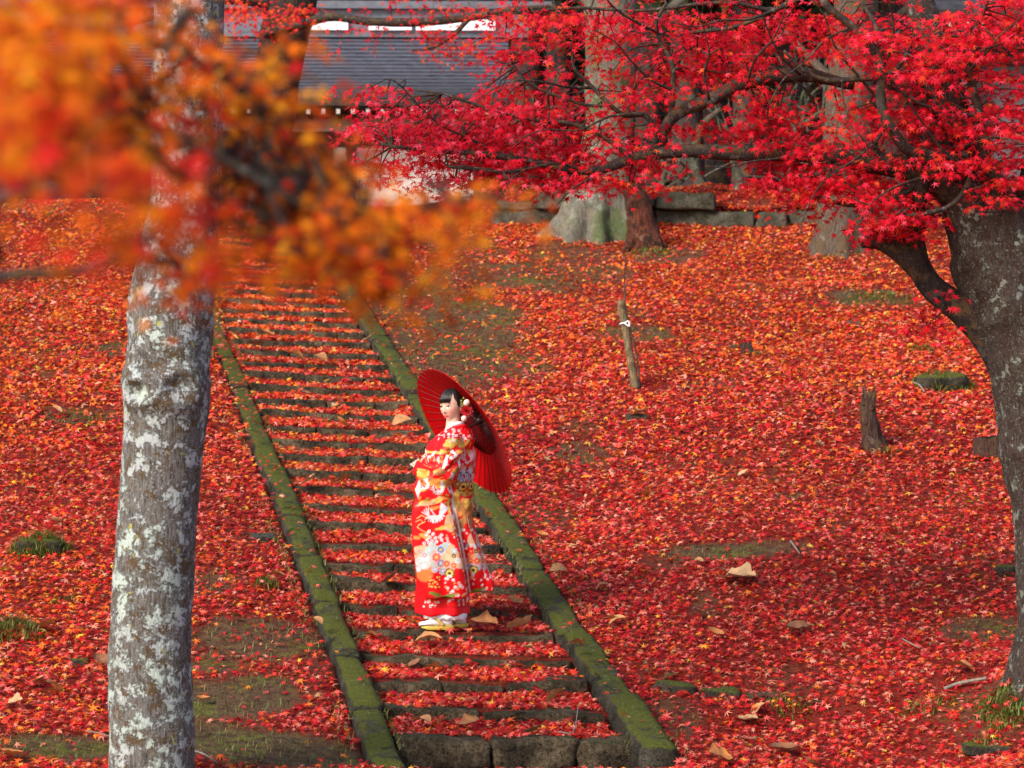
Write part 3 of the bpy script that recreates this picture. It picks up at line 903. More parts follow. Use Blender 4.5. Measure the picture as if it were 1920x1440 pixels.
# --- orange maple close to the camera, out of focus
dn = 4.7
base = np.array([-2.5, 5.2, float(ground(-2.5, 5.2)) - .05])
om = thing('maple_tree', base, 'blurred orange maple boughs hanging close in the upper left', 'tree')
v, f = tube([base, base + [0.05, 0, 1.5], base + [0.1, -.1, 2.6], base + [0.3, -.2, 3.8], base + [0.5, -.2, 5.0]], [.16, .12, .11, .08, .05], 16, 40, 0.08, 6, 77)
part('trunk', v, f, M['bark_maple'], om)
st0 = base + [0.1, -.1, 2.7]
NB = [[(-150, 545, 14, .3), (-60, 530, 12, .15), (0, 518, 10), (90, 512, 9), (160, 505, 8), (230, 480, 7)],
      [(-150, 545, 20, .3), (-40, 400, 16, .1), (80, 358, 13), (200, 362, 11), (330, 400, 9), (420, 420, 6)],
      [(-150, 545, 22, .3), (-60, 250, 18, .2), (100, 190, 15, .1), (260, 230, 12), (420, 300, 10), (560, 380, 7), (700, 420, 5), (860, 390, 3)],
      [(-100, 300, 15, .2), (0, 80, 12), (200, 60, 10), (380, 120, 8), (480, 200, 5)],
      [(100, 190, 10, .1), (250, 265, 9), (330, 330, 7), (480, 440, 5), (640, 480, 3)]]
nb = []
for k, b in enumerate(NB):
    p, r = px_path(b, dn)
    if k < 3:
        p = np.vstack([st0, p]); r = np.concatenate([[0.035], r])
    v, f = tube(p, r, 8, len(p) * 6, 0.1, 15, 90 + k)
    part('branch', v, f, M['bark_branch'], om)
    c = catmull(p, len(p) * 6); nb.append(c[len(c) // 3:])
nb = np.concatenate(nb)
OPAL = [(.74, .15, .006), (.78, .23, .008), (.66, .075, .006), (.58, .022, .008), (.46, .10, .006), (.82, .33, .012), (.26, .038, .005), (.74, .015, .02)]
OW = [26, 20, 18, 10, 12, 7, 10, 4]
YEL = (1.2, 1.6, 1, .6, .7, 1.4, .4, .5); BRN = (.9, .6, 1.2, .8, 2.5, .4, 3, .5); RED = (.8, .3, 1.4, 2.4, .6, .1, 1, 3)
NREG = [(100, 70, 160, 90, 10, 0, YEL), (60, 170, 120, 80, 9, 0, None), (230, 140, 120, 90, 9, .3, BRN), (370, 90, 80, 70, 4, .2, YEL), (430, 150, 90, 60, 6, .2, None), (330, 230, 150, 70, 10, .4, BRN),
        (130, 260, 120, 50, 6, .5, BRN), (520, 180, 60, 50, 4, .1, YEL), (500, 260, 100, 70, 9, .3, None), (420, 330, 130, 60, 9, .5, BRN), (600, 330, 80, 50, 7, .2, None),
        (230, 340, 55, 40, 3, -.5, RED), (290, 430, 40, 30, 2, -.3, RED), (330, 480, 80, 50, 5, .1, None), (480, 400, 110, 50, 8, .3, BRN), (560, 450, 90, 40, 6, .1, None), (690, 400, 70, 30, 6, 0, YEL),
        (800, 390, 80, 25, 5, 0, YEL), (910, 380, 40, 16, 2, 0, YEL), (680, 480, 70, 40, 6, 0, None), (740, 530, 35, 18, 3, 0, YEL), (640, 440, 70, 35, 4, .2, RED), (600, 500, 60, 30, 3, .1, None),
        (880, 460, 30, 10, 1, 0, YEL), (40, 270, 70, 30, 3, .2, YEL), (370, 540, 20, 15, 1, 0, None),
        (100, 0, 150, 40, 6, 0, None), (30, 210, 60, 40, 3, -.6, RED), (300, 10, 80, 30, 2, .2, None), (-60, 180, 60, 150, 6, .1, None)]
pos, nor, tip, sz, col, tw = sprays([(u, v, ru, rv, int(n * 1.3 + .5), dd + (-1.2 if (u < 160 and v < 330) or (tn is RED and u < 400) else 0), tn) for (u, v, ru, rv, n, dd, tn) in NREG], dn, 19, 0.025, OPAL, OW, nb, 0.13, 0.4, seed=8, thick=0.025)
v, f = leaf_mesh(L7, pos, nor, tip, sz)
tag(part('crown', v, f, M['near_leaf'], om, False, fcol=np.repeat(col, 7, 0)), kind='stuff')
tag(part('twigs', tw.V(), tw.f, M['bark_branch'], om), kind='stuff')

# --- dark-trunked orange-red maple behind the stairs' head
b = Gp(505, 398); d = b[1]
bm = thing('maple_tree', b, 'dark-trunked maple with rust-red leaves in front of the tiled roof', 'tree')
lst = [(498, 410, 50), (500, 340, 42), (508, 250, 40), (520, 150, 42), (535, 60, 46), (548, -20, 48), (560, -200, 40), (570, -500, 30)]
p, r = px_path(lst, d); p[0] = b - [0, 0, .15]
v, f = tube(p, r, 18, 50, 0.1, 3, 101, flare=(.5, .3, 5, 0.3)); part('trunk', v, f, M['bark_dark'], bm)
bb = []
for k, br in enumerate([[(530, 60, 12), (460, 70, 10, -.2), (500, 62, 9, -.8), (560, 48, 9, -1), (620, 32, 8, -1), (690, 40, 8, -1), (780, 42, 8, -1), (890, 32, 7, -1), (960, 18, 6, -1), (1050, 12, 4, -1)],
                        [(880, 34, 5, -1), (850, 65, 4, -1), (810, 90, 3, -1), (770, 95, 2, -1)], [(540, 10, 12), (420, 0, 9, -.5), (300, 30, 6, -.8), (180, 60, 4, -.8)]]):
    if k == 0: br = [br[0], br[2]] + br[3:]
    p, r = px_path(br, d); v, f = tube(p, r, 8, len(p) * 5, .12, 8, 110 + k); part('branch', v, f, M['bark_branch'], bm); bb.append(catmull(p, len(p) * 5))
bb = np.concatenate(bb)
BREG = [(760, 15, 90, 20, 8, -1, None), (840, 85, 50, 22, 9, -1, ORNG), (800, 60, 50, 20, 5, -1, None), (690, 55, 60, 14, 4, -1, None), (900, 25, 60, 20, 6, -1, None), (560, 25, 70, 22, 6, -1, ORNG), (480, 40, 70, 30, 8, -1, None), (500, 15, 90, 20, 6, -1, ORNG), (1040, 60, 60, 20, 3, -1, ORNG), (320, 20, 120, 30, 8, -.8, ORNG), (200, 90, 120, 30, 5, -.8, ORNG)]
pos, nor, tip, sz, col, tw = sprays(BREG, d, 22, 0.055, CPAL, [20, 8, 20, 22, 0, 16, 14], bb, 0.42, 0.6, seed=12)
v, f = leaf_mesh(L5, pos, nor, tip, sz); tag(part('crown', v, f, M['crown'], bm, False, fcol=np.repeat(col, 5, 0)), kind='stuff')
tag(part('twigs', tw.V(), tw.f, M['bark_branch'], bm), kind='stuff')

# --- great grey tree with a buttressed base
b = P(1112, 436, 35.6); b[2] = float(ground(b[0], b[1])); d = 35.95
gt = thing('tree', b + [0, .35, 0], 'huge pale grey tree with spreading mossy buttress roots behind the rotten stump', 'tree')
lst = [(1112, 470, 66), (1112, 430, 60), (1116, 390, 54), (1122, 360, 50), (1132, 320, 46), (1140, 250, 45), (1143, 120, 46), (1145, 0, 50), (1148, -250, 48), (1150, -700, 40)]
p, r = px_path(lst, d); p[0, 2] = b[2] - .25
v, f = tube(p, r, 72, 130, 0.12, 2.6, 131)
hh = v[:, 2] - b[2]; cx_ = np.interp(v[:, 2], p[:, 2], p[:, 0]); cy_ = np.interp(v[:, 2], p[:, 2], p[:, 1])
an = np.arctan2(v[:, 1] - cy_, v[:, 0] - cx_); rr_ = np.hypot(v[:, 1] - cy_, v[:, 0] - cx_)
add = np.zeros(len(v))
for (a0, am, wd_, hs_) in ((-2.75, .38, .30, .40), (-2.1, .30, .22, .26), (-1.45, .30, .22, .30), (-.55, .42, .3, .36), (.5, .4, .35, .4), (2.2, .4, .4, .4)):
    da = np.angle(np.exp(1j * (an - a0))); add += am * np.exp(-(da / wd_) ** 2) * np.exp(-np.clip(hh, 0, 9) / hs_) * (rr_ > .02)
add += .11 * fbm(v * np.array([6, 6, 2.5]), 63, 3) * np.exp(-np.clip(hh, 0, 9) / 1.2)
v[:, 0] += np.cos(an) * add; v[:, 1] += np.sin(an) * add
part('trunk', v, f, M['bark_grey'], gt)
for k, br in enumerate([[(1145, 120, 16), (1200, 60, 12, .3), (1290, -10, 8, .5)], [(1140, 40, 14), (1080, -20, 10, .3), (1010, -90, 7, .6)]]):
    p, r = px_path(br, d); v, f = tube(p, r, 8, 16, .1, 4, 146 + k); part('branch', v, f, M['bark_grey'], gt)

# --- brown tree between the wall and the slope
b = Gp(1572, 480); d = b[1] + .25
bt = thing('tree', b + [0, .25, 0], 'brown flaring tree trunk in front of the low stone wall', 'tree')
lst = [(1570, 500, 52), (1572, 450, 46), (1576, 400, 43), (1582, 330, 42), (1590, 230, 44), (1598, 100, 42), (1605, -50, 40), (1612, -600, 30)]
p, r = px_path(lst, d); v, f = tube(p, r, 40, 80, .1, 2.5, 151, flare=(.45, .28, 6, 1.2)); part('trunk', v, f, M['bark_brown'], bt)
for k, br in enumerate([[(1592, 180, 14), (1540, 130, 9, .3), (1470, 60, 6, .5)], [(1598, 120, 14), (1650, 60, 10, .3), (1720, 0, 6, .4)]]):
    p, r = px_path(br, d); v, f = tube(p, r, 8, 16, .1, 4, 156 + k); part('branch', v, f, M['bark_brown'], bt)

# ------------------------------------------------------------------ stumps, post, wall, rocks
def stump_thing(name, lst, label, cat, mat, seed, n=26, jag=0.15, flare=(.5, .15, 5, 1.0), noise=.25, nf=6):
    u, v = lst[0][0], lst[0][1]
    b = Gp(u, v); d = b[1] + .1
    t = thing(name, b + [0, .1, 0], label, cat)
    p, r = px_path(lst, d); p[0, 2] -= .08
    vv, ff = tube(p, r, n, 40, noise, nf, seed, flare=flare, jag=jag)
    part('stump_wood', vv, ff, mat, t)
    return t, d
t, d = stump_thing('tree_stump', [(1208, 472, 38), (1206, 450, 32), (1202, 420, 27), (1196, 390, 25), (1188, 362, 22), (1187, 350, 20)], 'tall rotten red-brown stump in front of the great grey tree', 'stump', M['stump'], 201, jag=.12)
for k, br in enumerate([[(1222, 440, 12, -.15), (1234, 455, 10, -.2), (1240, 470, 7, -.2)], [(1190, 450, 12, -.15), (1178, 462, 9, -.2), (1168, 474, 6, -.2)]]):
    p, r = px_path(br, d); v, f = tube(p, r, 10, 14, .25, 9, 207 + k); part('root', v, f, M['stump'], t)
t, d = stump_thing('tree_stump', [(1640, 846, 26), (1636, 825, 20), (1630, 795, 16), (1627, 765, 15), (1629, 742, 12)], 'thin splintered dark snag standing alone on the right slope', 'stump', M['snag'], 211, 20, jag=.14, noise=.3, nf=9)
for k, br in enumerate([[(1633, 770, 6, -.05), (1638, 752, 5, -.05), (1640, 733, 2, -.05)], [(1622, 760, 5, -.03), (1618, 748, 3, -.03), (1617, 738, 1.5, -.03)]]):
    p, r = px_path(br, d); v, f = tube(p, r, 7, 10, .3, 12, 214 + k); part('splinter', v, f, M['snag'], t)
stump_thing('tree_stump', [(1856, 858, 38), (1856, 840, 32), (1855, 822, 30)], 'low cut mossy stump beside the red maple trunk', 'stump', M['snag'], 221, 22, jag=.03, flare=(.2, .1, 5, 0), noise=.12)
stump_thing('tree_stump', [(1402, 668, 14), (1400, 658, 11), (1398, 648, 10)], 'tiny dark stub poking out of the leaves mid slope', 'stump', M['snag'], 223, 14, jag=.05, noise=.3, nf=12)

# leaning stake with a white tie and a thin sapling
b = Gp(1191, 730); d = b[1]
t = thing('wooden_stake', b, 'weathered wooden stake leaning left on the slope with a white tie', 'stake')
M['stake'] = bark_mat('stake_wood', (0.05, 0.035, 0.018), (0.2, 0.145, 0.075), (0.28, 0.24, 0.15), .1, brown=(.09, .06, .03), scale=1.2, bumpd=.006)
M['tie'] = flat_mat('white_tie', (.7, .7, .72), .5, .3, 0, 40, .1)
p, r = px_path([(1192, 735, 7.5), (1185, 690, 7.5), (1175, 630, 7.5), (1163, 563, 7.2)], d); v, f = tube(p, r, 14, 30, .08, 12, 231); part('post', v, f, M['stake'], t, True)
ring = []
for a in np.linspace(0, 2 * math.pi, 18): ring.append(P(1171, 605, d) + np.array([math.cos(a) * .046, math.sin(a) * .046, .012 * math.cos(a)]))
v, f = tube(ring, [.007] * 18, 6, 36, 0, cap=False); mb = MB().add(v, f)
p, r = px_path([(1171, 606, 1.5, -.05), (1180, 612, 1.6, -.06), (1178, 602, 1.5, -.06), (1172, 606, 1.2, -.05)], d); v, f = tube(p, r, 6, 12); mb.add(v, f)
part('tie', mb.V(), mb.f, M['tie'], t)
b2 = Gp(1200, 726)
t = thing('sapling', b2, 'bare thin sapling tied up beside the wooden stake', 'sapling')
p, r = px_path([(1199, 728, 2.2), (1197, 690, 2), (1190, 650, 1.8), (1180, 610, 1.6), (1172, 565, 1.4), (1171, 520, 1.1), (1173, 480, .7)], d - .02); v, f = tube(p, r, 6, 40, .1, 20, 235); part('stem', v, f, M['bark_branch'], t)
for br in ([(1178, 605, 1.0), (1168, 590, .8), (1160, 570, .5)], [(1171, 540, .9), (1180, 522, .6), (1184, 500, .4)], [(1172, 555, .9), (1164, 540, .6)]):
    p, r = px_path(br, d - .02); v, f = tube(p, r, 5, 8); part('twig', v, f, M['bark_branch'], t)

# low stone wall at the top of the slope
wl0 = Gp(940, 408); wl1 = Gp(1760, 432)
wl0 = np.array([P(940, 400, 36.9)[0], 36.9, 0]); wl1 = np.array([P(1760, 400, 36.3)[0], 36.3, 0])
wl0[2] = float(ground(wl0[0], wl0[1])); wl1[2] = float(ground(wl1[0], wl1[1]))
wall = thing('stone_wall', wl0, 'low dry stone wall running along the top of the slope', 'wall')
rw = random.Random(11)
WD = (wl1 - wl0); WL = np.linalg.norm(WD); WD = WD / WL; WN = np.array([-WD[1], WD[0], 0.0])
for row in (0, 1):
    x = -rw.uniform(0, .3)
    while x < WL:
        L = rw.uniform(.3, 1.05) if row else rw.uniform(.4, 1.3)
        hgt = rw.uniform(.10, .24) if row else rw.uniform(.17, .26)
        skip = rw.random() < (0.22 if row else 0.04)
        if not skip:
            q, f = box_stone(L - .02, .34, hgt, 6, 4, 4, .03, .045, 800 + int(x * 37) + row * 211, 4)
            gzz = float(ground(*(wl0 + WD * (x + L / 2))[:2]))
            c = wl0 + WD * (x + L / 2); c[2] = gzz + (.17 if row == 0 else .17 + hgt) - 0.01
            c = c + WN * rw.uniform(-.13, .06)
            a = rw.uniform(-.16, .16)
            dd = WD * math.cos(a) + WN * math.sin(a); nn = -WD * math.sin(a) + WN * math.cos(a)
            part('wall_stone', c + q[:, :1] * dd + q[:, 1:2] * nn + q[:, 2:3] * np.array([0, 0, 1.0]), f, M['wallstone'], wall)
        x += L
# litter heaped on and behind the wall
n = 9000
tt = RNG.uniform(0, WL, n); oo = RNG.uniform(-.12, 1.6, n)
q = wl0 + WD * tt[:, None] + WN * oo[:, None]
q[:, 2] = 0
q[:, 2] = ground(q[:, 0], q[:, 1]) + np.interp(oo, [-.12, .1, .5, 1.2, 2.2], [.12, .20, .24, .20, -.05]) + .08 * vnoise(q * 2.2, 9) * sm(-.1, .2, oo) + RNG.uniform(.01, .06, n)
v, f = scatter_litter(q, None, 3)
tag(part('leaf_litter', v, f, M['litter'], None, False, fcol=np.repeat(pick(PAL, [20, 24, 30, 8, 2, 4, 12, 5, 8, 3], n), 3, 0)), 'orange leaf litter banked up behind the low stone wall', 'leaves', kind='stuff')
bq = np.stack([np.repeat(np.linspace(0, WL, 40), 4), np.tile([.1, .5, 1.2, 2.2], 40)], -1)
bv = wl0 + WD * bq[:, :1] + WN * bq[:, 1:2]
bv[:, 2] = ground(bv[:, 0], bv[:, 1]) + np.tile([.20, .24, .20, -.05], 40) + .08 * vnoise(np.stack([bv[:, 0], bv[:, 1], bv[:, 0] * 0], -1) * 2.2, 9)
ii = np.arange(160).reshape(40, 4)
bk = part('bank', bv, np.stack([ii[:-1, :-1], ii[1:, :-1], ii[1:, 1:], ii[:-1, 1:]], -1).reshape(-1, 4), M['ground'])
bk['kind'] = 'structure'
a_ = bk.data.attributes.new('cover', 'FLOAT', 'POINT'); a_.data.foreach_set('value', np.full(160, .8, np.float32))

def rock(u, v, w, h, label, mat='rock', seed=0, dep=1.0):
    b = Gp(u, v); s = scale_at(b)
    q, f = box_stone(w / s, w / s * .7 * dep, h / s * 2, 7, 6, 5, min(w, h) / s * .45, w / s * .09, seed, 6)
    q[:, 2] += h / s
    q = q * np.array([1, 1, 1])
    o = part('rock', b + q, f, M[mat]); v0 = np.array(b)
    me = o.data
    co = np.zeros(len(me.vertices) * 3, np.float32); me.vertices.foreach_get('co', co); co = co.reshape(-1, 3) - v0
    me.vertices.foreach_set('co', co.astype(np.float32).ravel()); o.location = v0.tolist()
    return tag(o, label, 'rock')
rock(75, 1036, 84, 26, 'moss-topped earth mound on the left slope under grass', 'kerb', 3)
rock(492, 1012, 48, 12, 'small flat grey stone on the left slope near the kerb', 'rock', 5)
rock(1195, 786, 42, 9, 'pale flat stone among the leaves below the wooden stake', 'wallstone', 7)
rock(1640, 456, 70, 18, 'long flat stone behind the forked dead limb', 'rock', 8)
rock(1380, 655, 22, 8, 'small mossy stone beside the tiny dark stub', 'kerb', 9)
rock(1765, 728, 95, 26, 'low turf hummock on the right slope beside the maple trunk', 'kerb', 13)
rock(1885, 1078, 40, 18, 'mossy lump at the foot of the right maple trunk', 'kerb', 15)
rock(1850, 1408, 90, 10, 'mossy stone in the bottom right corner', 'kerb', 17)
rock(1600, 607, 26, 5, 'pale flat chip of stone high on the right slope', 'wallstone', 19)
rock(150, 1245, 34, 10, 'small mossy stone left of the lichen trunk', 'kerb', 21)

# ------------------------------------------------------------------ grass tufts
TUFT_L = []
def tuft(u, v, w, h, n, label, lush=1.0):
    b = Gp(u, v); s = scale_at(b)
    rg = np.random.default_rng(int(u + v))
    V, F, C = [], [], []
    for i in range(n):
        a = rg.uniform(0, 2 * math.pi); r = math.sqrt(rg.random())
        x, y = b[0] + math.cos(a) * r * w / s / 2, b[1] + math.sin(a) * r * w / s / 2 * .8
        z = float(ground(x, y)) - .01 + max(0, (1 - r * r)) * h / s * .55
        H = h / s * rg.uniform(.35, 1.0) * .62; dr = rg.uniform(0, 2 * math.pi); bend = rg.uniform(.3, 1.2) * H
        wv = .0035 * rg.uniform(.7, 1.5)
        dx, dy = math.cos(dr), math.sin(dr); k = len(V)
        for t_, ww in ((0, 1), (.5, .8), (1, .15)):
            cx, cy, cz = x + dx * bend * t_ * t_, y + dy * bend * t_ * t_, z + H * (t_ - .45 * t_ * t_ * bend / max(H, .001) * .8)
            V.append((cx - dy * wv * ww, cy + dx * wv * ww, cz)); V.append((cx + dy * wv * ww, cy - dx * wv * ww, cz))
        F.append([k, k + 1, k + 3, k + 2]); F.append([k + 2, k + 3, k + 5, k + 4])
        c = np.array([.10, .135, .018]) * rg.uniform(.35, 1.6) * lush if rg.random() < .8 else np.array([.26, .19, .06])
        C += [c, c]
    for _ in range(int(w * .35)):
        a = rg.uniform(0, 2 * math.pi); r = math.sqrt(rg.random()) * 1.15; x, y = b[0] + math.cos(a) * r * w / s / 2, b[1] + math.sin(a) * r * w / s / 2 * .8
        TUFT_L.append((x, y, float(ground(x, y)) + max(0, 1 - r * r) * h / s * .75 + .01))
    o = part('grass_tuft', np.array(V) - b, F, M['grass'], None, True, fcol=np.array(C))
    o.location = b.tolist()
    return tag(o, label, 'grass')
for (u, v, w, h, n, lab) in [(75, 1036, 120, 48, 900, 'green grass tuft over the earth mound on the left slope'), (25, 1190, 120, 42, 520, 'green grass tuft at the left edge of the picture'),
        (1768, 728, 120, 40, 620, 'thick grass tuft beside the maple trunk on the right slope'), (1730, 660, 60, 22, 200, 'small grass tuft above the thick one by the maple trunk'),
        (1890, 1318, 130, 40, 650, 'bright green grass at the foot of the red maple'), (1660, 562, 130, 20, 420, 'sparse grass strip high on the right slope'), (1220, 478, 100, 20, 300, 'grass round the foot of the tall rotten stump'),
        (500, 1105, 60, 34, 170, 'dry grass wisp beside the left kerb'), (748, 1398, 50, 36, 160, 'grass tuft at the lower end of the left kerb'), (1240, 1405, 60, 36, 150, 'grass tuft at the foot of the lowest right kerb block'),
        (1480, 1325, 90, 26, 200, 'grass along the dark edging stones'), (1740, 1330, 120, 26, 260, 'scattered grass in front of the maple roots'), (150, 785, 110, 14, 250, 'mossy grass patch left of the lichen trunk'), (1660, 850, 60, 18, 140, 'grass at the foot of the splintered snag'),
        (1860, 855, 80, 16, 160, 'grass round the low cut stump'), (130, 1130, 70, 18, 160, 'small grass patch below the earth mound'), (1410, 665, 50, 14, 120, 'grass beside the tiny dark stub'), (1575, 482, 100, 14, 200, 'moss and grass round the brown tree'), (960, 975, 90, 16, 160, 'grass at the outer side of the right kerb'), (1905, 1345, 110, 36, 500, 'thick mossy grass below the maple roots in the corner'), (1840, 1405, 100, 26, 240, 'short grass round the stone in the bottom right corner')]:
    tuft(u, v, w, h, n, lab)

q = np.array(TUFT_L)
v, f = scatter_litter(q, None, 7, .6)
tag(part('leaf_litter', v, f, M['litter'], None, False, fcol=np.repeat(litter_colors(q[:, 0], q[:, 1], len(q)), 7, 0)), 'loose red leaves caught in the grass tufts', 'leaves', kind='stuff')

# ------------------------------------------------------------------ moss and short grass on bare ground and kerb edges
n = 130000
x = RNG.uniform(-6, 7, n); y = RNG.uniform(15.5, 34, n)
s_, t_ = to_st(x, y)
k = (bare(x, y) > 0.38 + 0.35 * RNG.random(n)) & ~((np.abs(t_) < 1.02) & (s_ > -1.6) & (s_ < 17.6)) & (np.abs(x) < y * .19 + .5)
x, y = x[k], y[k]
z = ground(x, y)
ks = RNG.uniform(-1.4, 16, 5200); sd_ = RNG.choice([-1, 1], 5200)
kt_ = sd_ * np.where(RNG.random(5200) < .5, ST_W / 2 + RNG.normal(.005, .012, 5200), ST_W / 2 + .27 + RNG.normal(.02, .03, 5200))
kx, ky = from_st(ks, kt_); kz = A0[2] + KS * ks + TILT * kt_ + RNG.uniform(-.01, .055, 5200)
keep = vnoise(np.stack([ks * 1.3, kt_, ks * 0], -1), 77) > 0.0
x = np.concatenate([x, kx[keep]]); y = np.concatenate([y, ky[keep]]); z = np.concatenate([z, kz[keep]])
n = len(x); hgt_ = RNG.uniform(.012, .045, n); a = RNG.uniform(0, 2 * math.pi, n); bd = RNG.uniform(.2, 1.1, n) * hgt_; w_ = RNG.uniform(.002, .0045, n)
p0 = np.stack([x, y, z - .004], -1); dr_ = np.stack([np.cos(a), np.sin(a), 0 * a], -1); sdv = np.stack([-np.sin(a), np.cos(a), 0 * a], -1)
top = p0 + dr_ * bd[:, None] + np.array([0, 0, 1.0]) * hgt_[:, None]
mv = np.stack([p0 - sdv * w_[:, None], p0 + sdv * w_[:, None], top + sdv * w_[:, None] * .3, top - sdv * w_[:, None] * .3], 1).reshape(-1, 3)
mc = np.array([.10, .115, .02]) * RNG.uniform(.4, 1.7, (n, 1)); mc[RNG.random(n) < .2] = (.22, .17, .06)
tag(part('moss', mv, np.arange(4 * n).reshape(-1, 4), M['grass'], None, False, fcol=mc), 'short moss and grass on the bare patches and along the kerbs', 'moss', kind='stuff')

# ------------------------------------------------------------------ big dry leaves and sticks, one by one
def dry_leaf(seed, lobed):
    rg = np.random.default_rng(seed)
    nu, nv = 9, 7
    V = []; F = []
    for i in range(nu):
        t_ = i / (nu - 1)
        wd = math.sin(math.pi * min(1, .04 + t_ * .96)) ** .75 * (.42 if not lobed else .5)
        if lobed: wd *= 1 + .35 * math.sin(t_ * 13 + seed)
        for j in range(nv):
            a = (j / (nv - 1) - .5) * 2
            V.append((a * wd, t_ - .5, .34 * a * a * wd + .10 * math.sin(t_ * 4 + seed) + rg.normal(0, .02)))
    for i in range(nu - 1):
        for j in range(nv - 1):
            F.append([i * nv + j, i * nv + j + 1, (i + 1) * nv + j + 1, (i + 1) * nv + j])
    k = len(V)
    V += [(-.012, -.5, 0.1), (.012, -.5, 0.1), (.01, -.78, .14), (-.01, -.78, .14)]; F.append([k, k + 1, k + 2, k + 3])
    V = np.array(V); V[:, 2] -= V[:, 2].min()
    cs = [(.42, .20, .075), (.34, .14, .05), (.46, .27, .13), (.24, .10, .045), (.45, .17, .045)]
    c = np.array(cs[seed % 5])
    fc = np.clip(c * rg.uniform(.8, 1.15, (len(F), 1)), 0, .9)
    return mk_mesh('dry_leaf', V, F, True, fcol=fc, mats=[M['dry']])
DM = [dry_leaf(i, i % 3 == 1) for i in range(10)]
def surf(u, v):
    """ground or tread point at (u, v), with the stairs counted in"""
    d = np.linspace(14, 45, 6000)
    x = (u - 960) / FPX * d; y = d * cp + (v - 720) / FPX * d * sp; z = d * sp - (v - 720) / FPX * d * cp
    s, t = to_st(x, y)
    i = np.floor(s / ST_T)
    zs = A0[2] + i * ST_R + TILT * t + .02
    on = (np.abs(t) < ST_W / 2) & (s > N0 * ST_T) & (s < N1 * ST_T)
    kb = (np.abs(t) >= ST_W / 2) & (np.abs(t) < 1.0) & (s > -1.6) & (s < 17)
    g = np.where(on, zs, np.where(kb, A0[2] + KS * s + TILT * t + .10, ground(x, y) + .012))
    hit = z < g
    k = int(np.argmax(hit)) if hit.any() else 3000
    w = 'step' if on[k] else ('left' if t[k] < 0 else 'right')
    return np.array([x[k], y[k], g[k]]), w
BIG = [(805, 1213, 58), (905, 1200, 48), (978, 1200, 56), (735, 1118, 44), (770, 1205, 30), (1045, 1318, 44), (1080, 1258, 44), (990, 1250, 30), (780, 1255, 30), (815, 1258, 28), (790, 1365, 40), (880, 1368, 40), (830, 1360, 30), (1000, 1390, 44), (965, 1165, 36), (700, 1205, 40), (1130, 1110, 32),
       (1390, 1095, 72), (1495, 1190, 66), (1340, 1195, 40), (1160, 1175, 40), (1145, 1170, 30), (1400, 1360, 50), (1470, 1415, 70), (1350, 1430, 60), (1425, 1340, 40), (1800, 1265, 60), (1260, 1280, 36), (1310, 1155, 30), (1095, 1022, 36), (1045, 1080, 40), (1195, 785, 36), (1395, 895, 26), (1520, 1440, 40),
       (85, 1185, 52), (100, 1300, 48), (100, 1310, 40), (30, 1330, 46), (190, 1248, 50), (20, 1425, 60), (100, 780, 44), (55, 925, 30), (105, 985, 32), (75, 1285, 36), (180, 1330, 30), (425, 948, 30), (520, 1090, 44), (520, 945, 36), (440, 1165, 30), (380, 1320, 30), (590, 1175, 40), (640, 920, 44), (580, 915, 36), (480, 670, 34), (500, 635, 34), (560, 690, 28), (600, 690, 26), (630, 770, 24), (570, 745, 26), (640, 805, 28), (755, 800, 36), (810, 860, 26), (690, 660, 20), (520, 985, 30), (1215, 930, 28), (1310, 1060, 22), (1560, 1085, 22), (1735, 1190, 26), (1690, 1010, 20), (1015, 1010, 30), (1075, 1035, 26), (1050, 900, 26)]
GL = {'step': ('curled brown leaf lying on the stone steps', 'brown leaves on the steps'), 'left': ('curled brown leaf lying on the left slope', 'brown leaves on the left slope'), 'right': ('curled brown leaf lying on the right slope', 'brown leaves on the right slope')}
rb = random.Random(3)
for k, (u, v, L) in enumerate(BIG):
    p_, w = surf(u, v)
    o = bpy.data.objects.new('dry_leaf', DM[k % 10]); COL.objects.link(o)
    s = L / scale_at(p_) * rb.uniform(.75, .95) * (1.15 if w == 'step' else 1)
    o.location = (p_ + [0, 0, .03]).tolist(); o.scale = (s * rb.uniform(.85, 1.2), s, s)
    o.rotation_euler = (rb.uniform(-.1, .75), rb.uniform(-.4, .4), rb.choice([-1, 1]) * rb.uniform(.7, 2.2))
    tag(o, GL[w][0], 'leaf', GL[w][1])
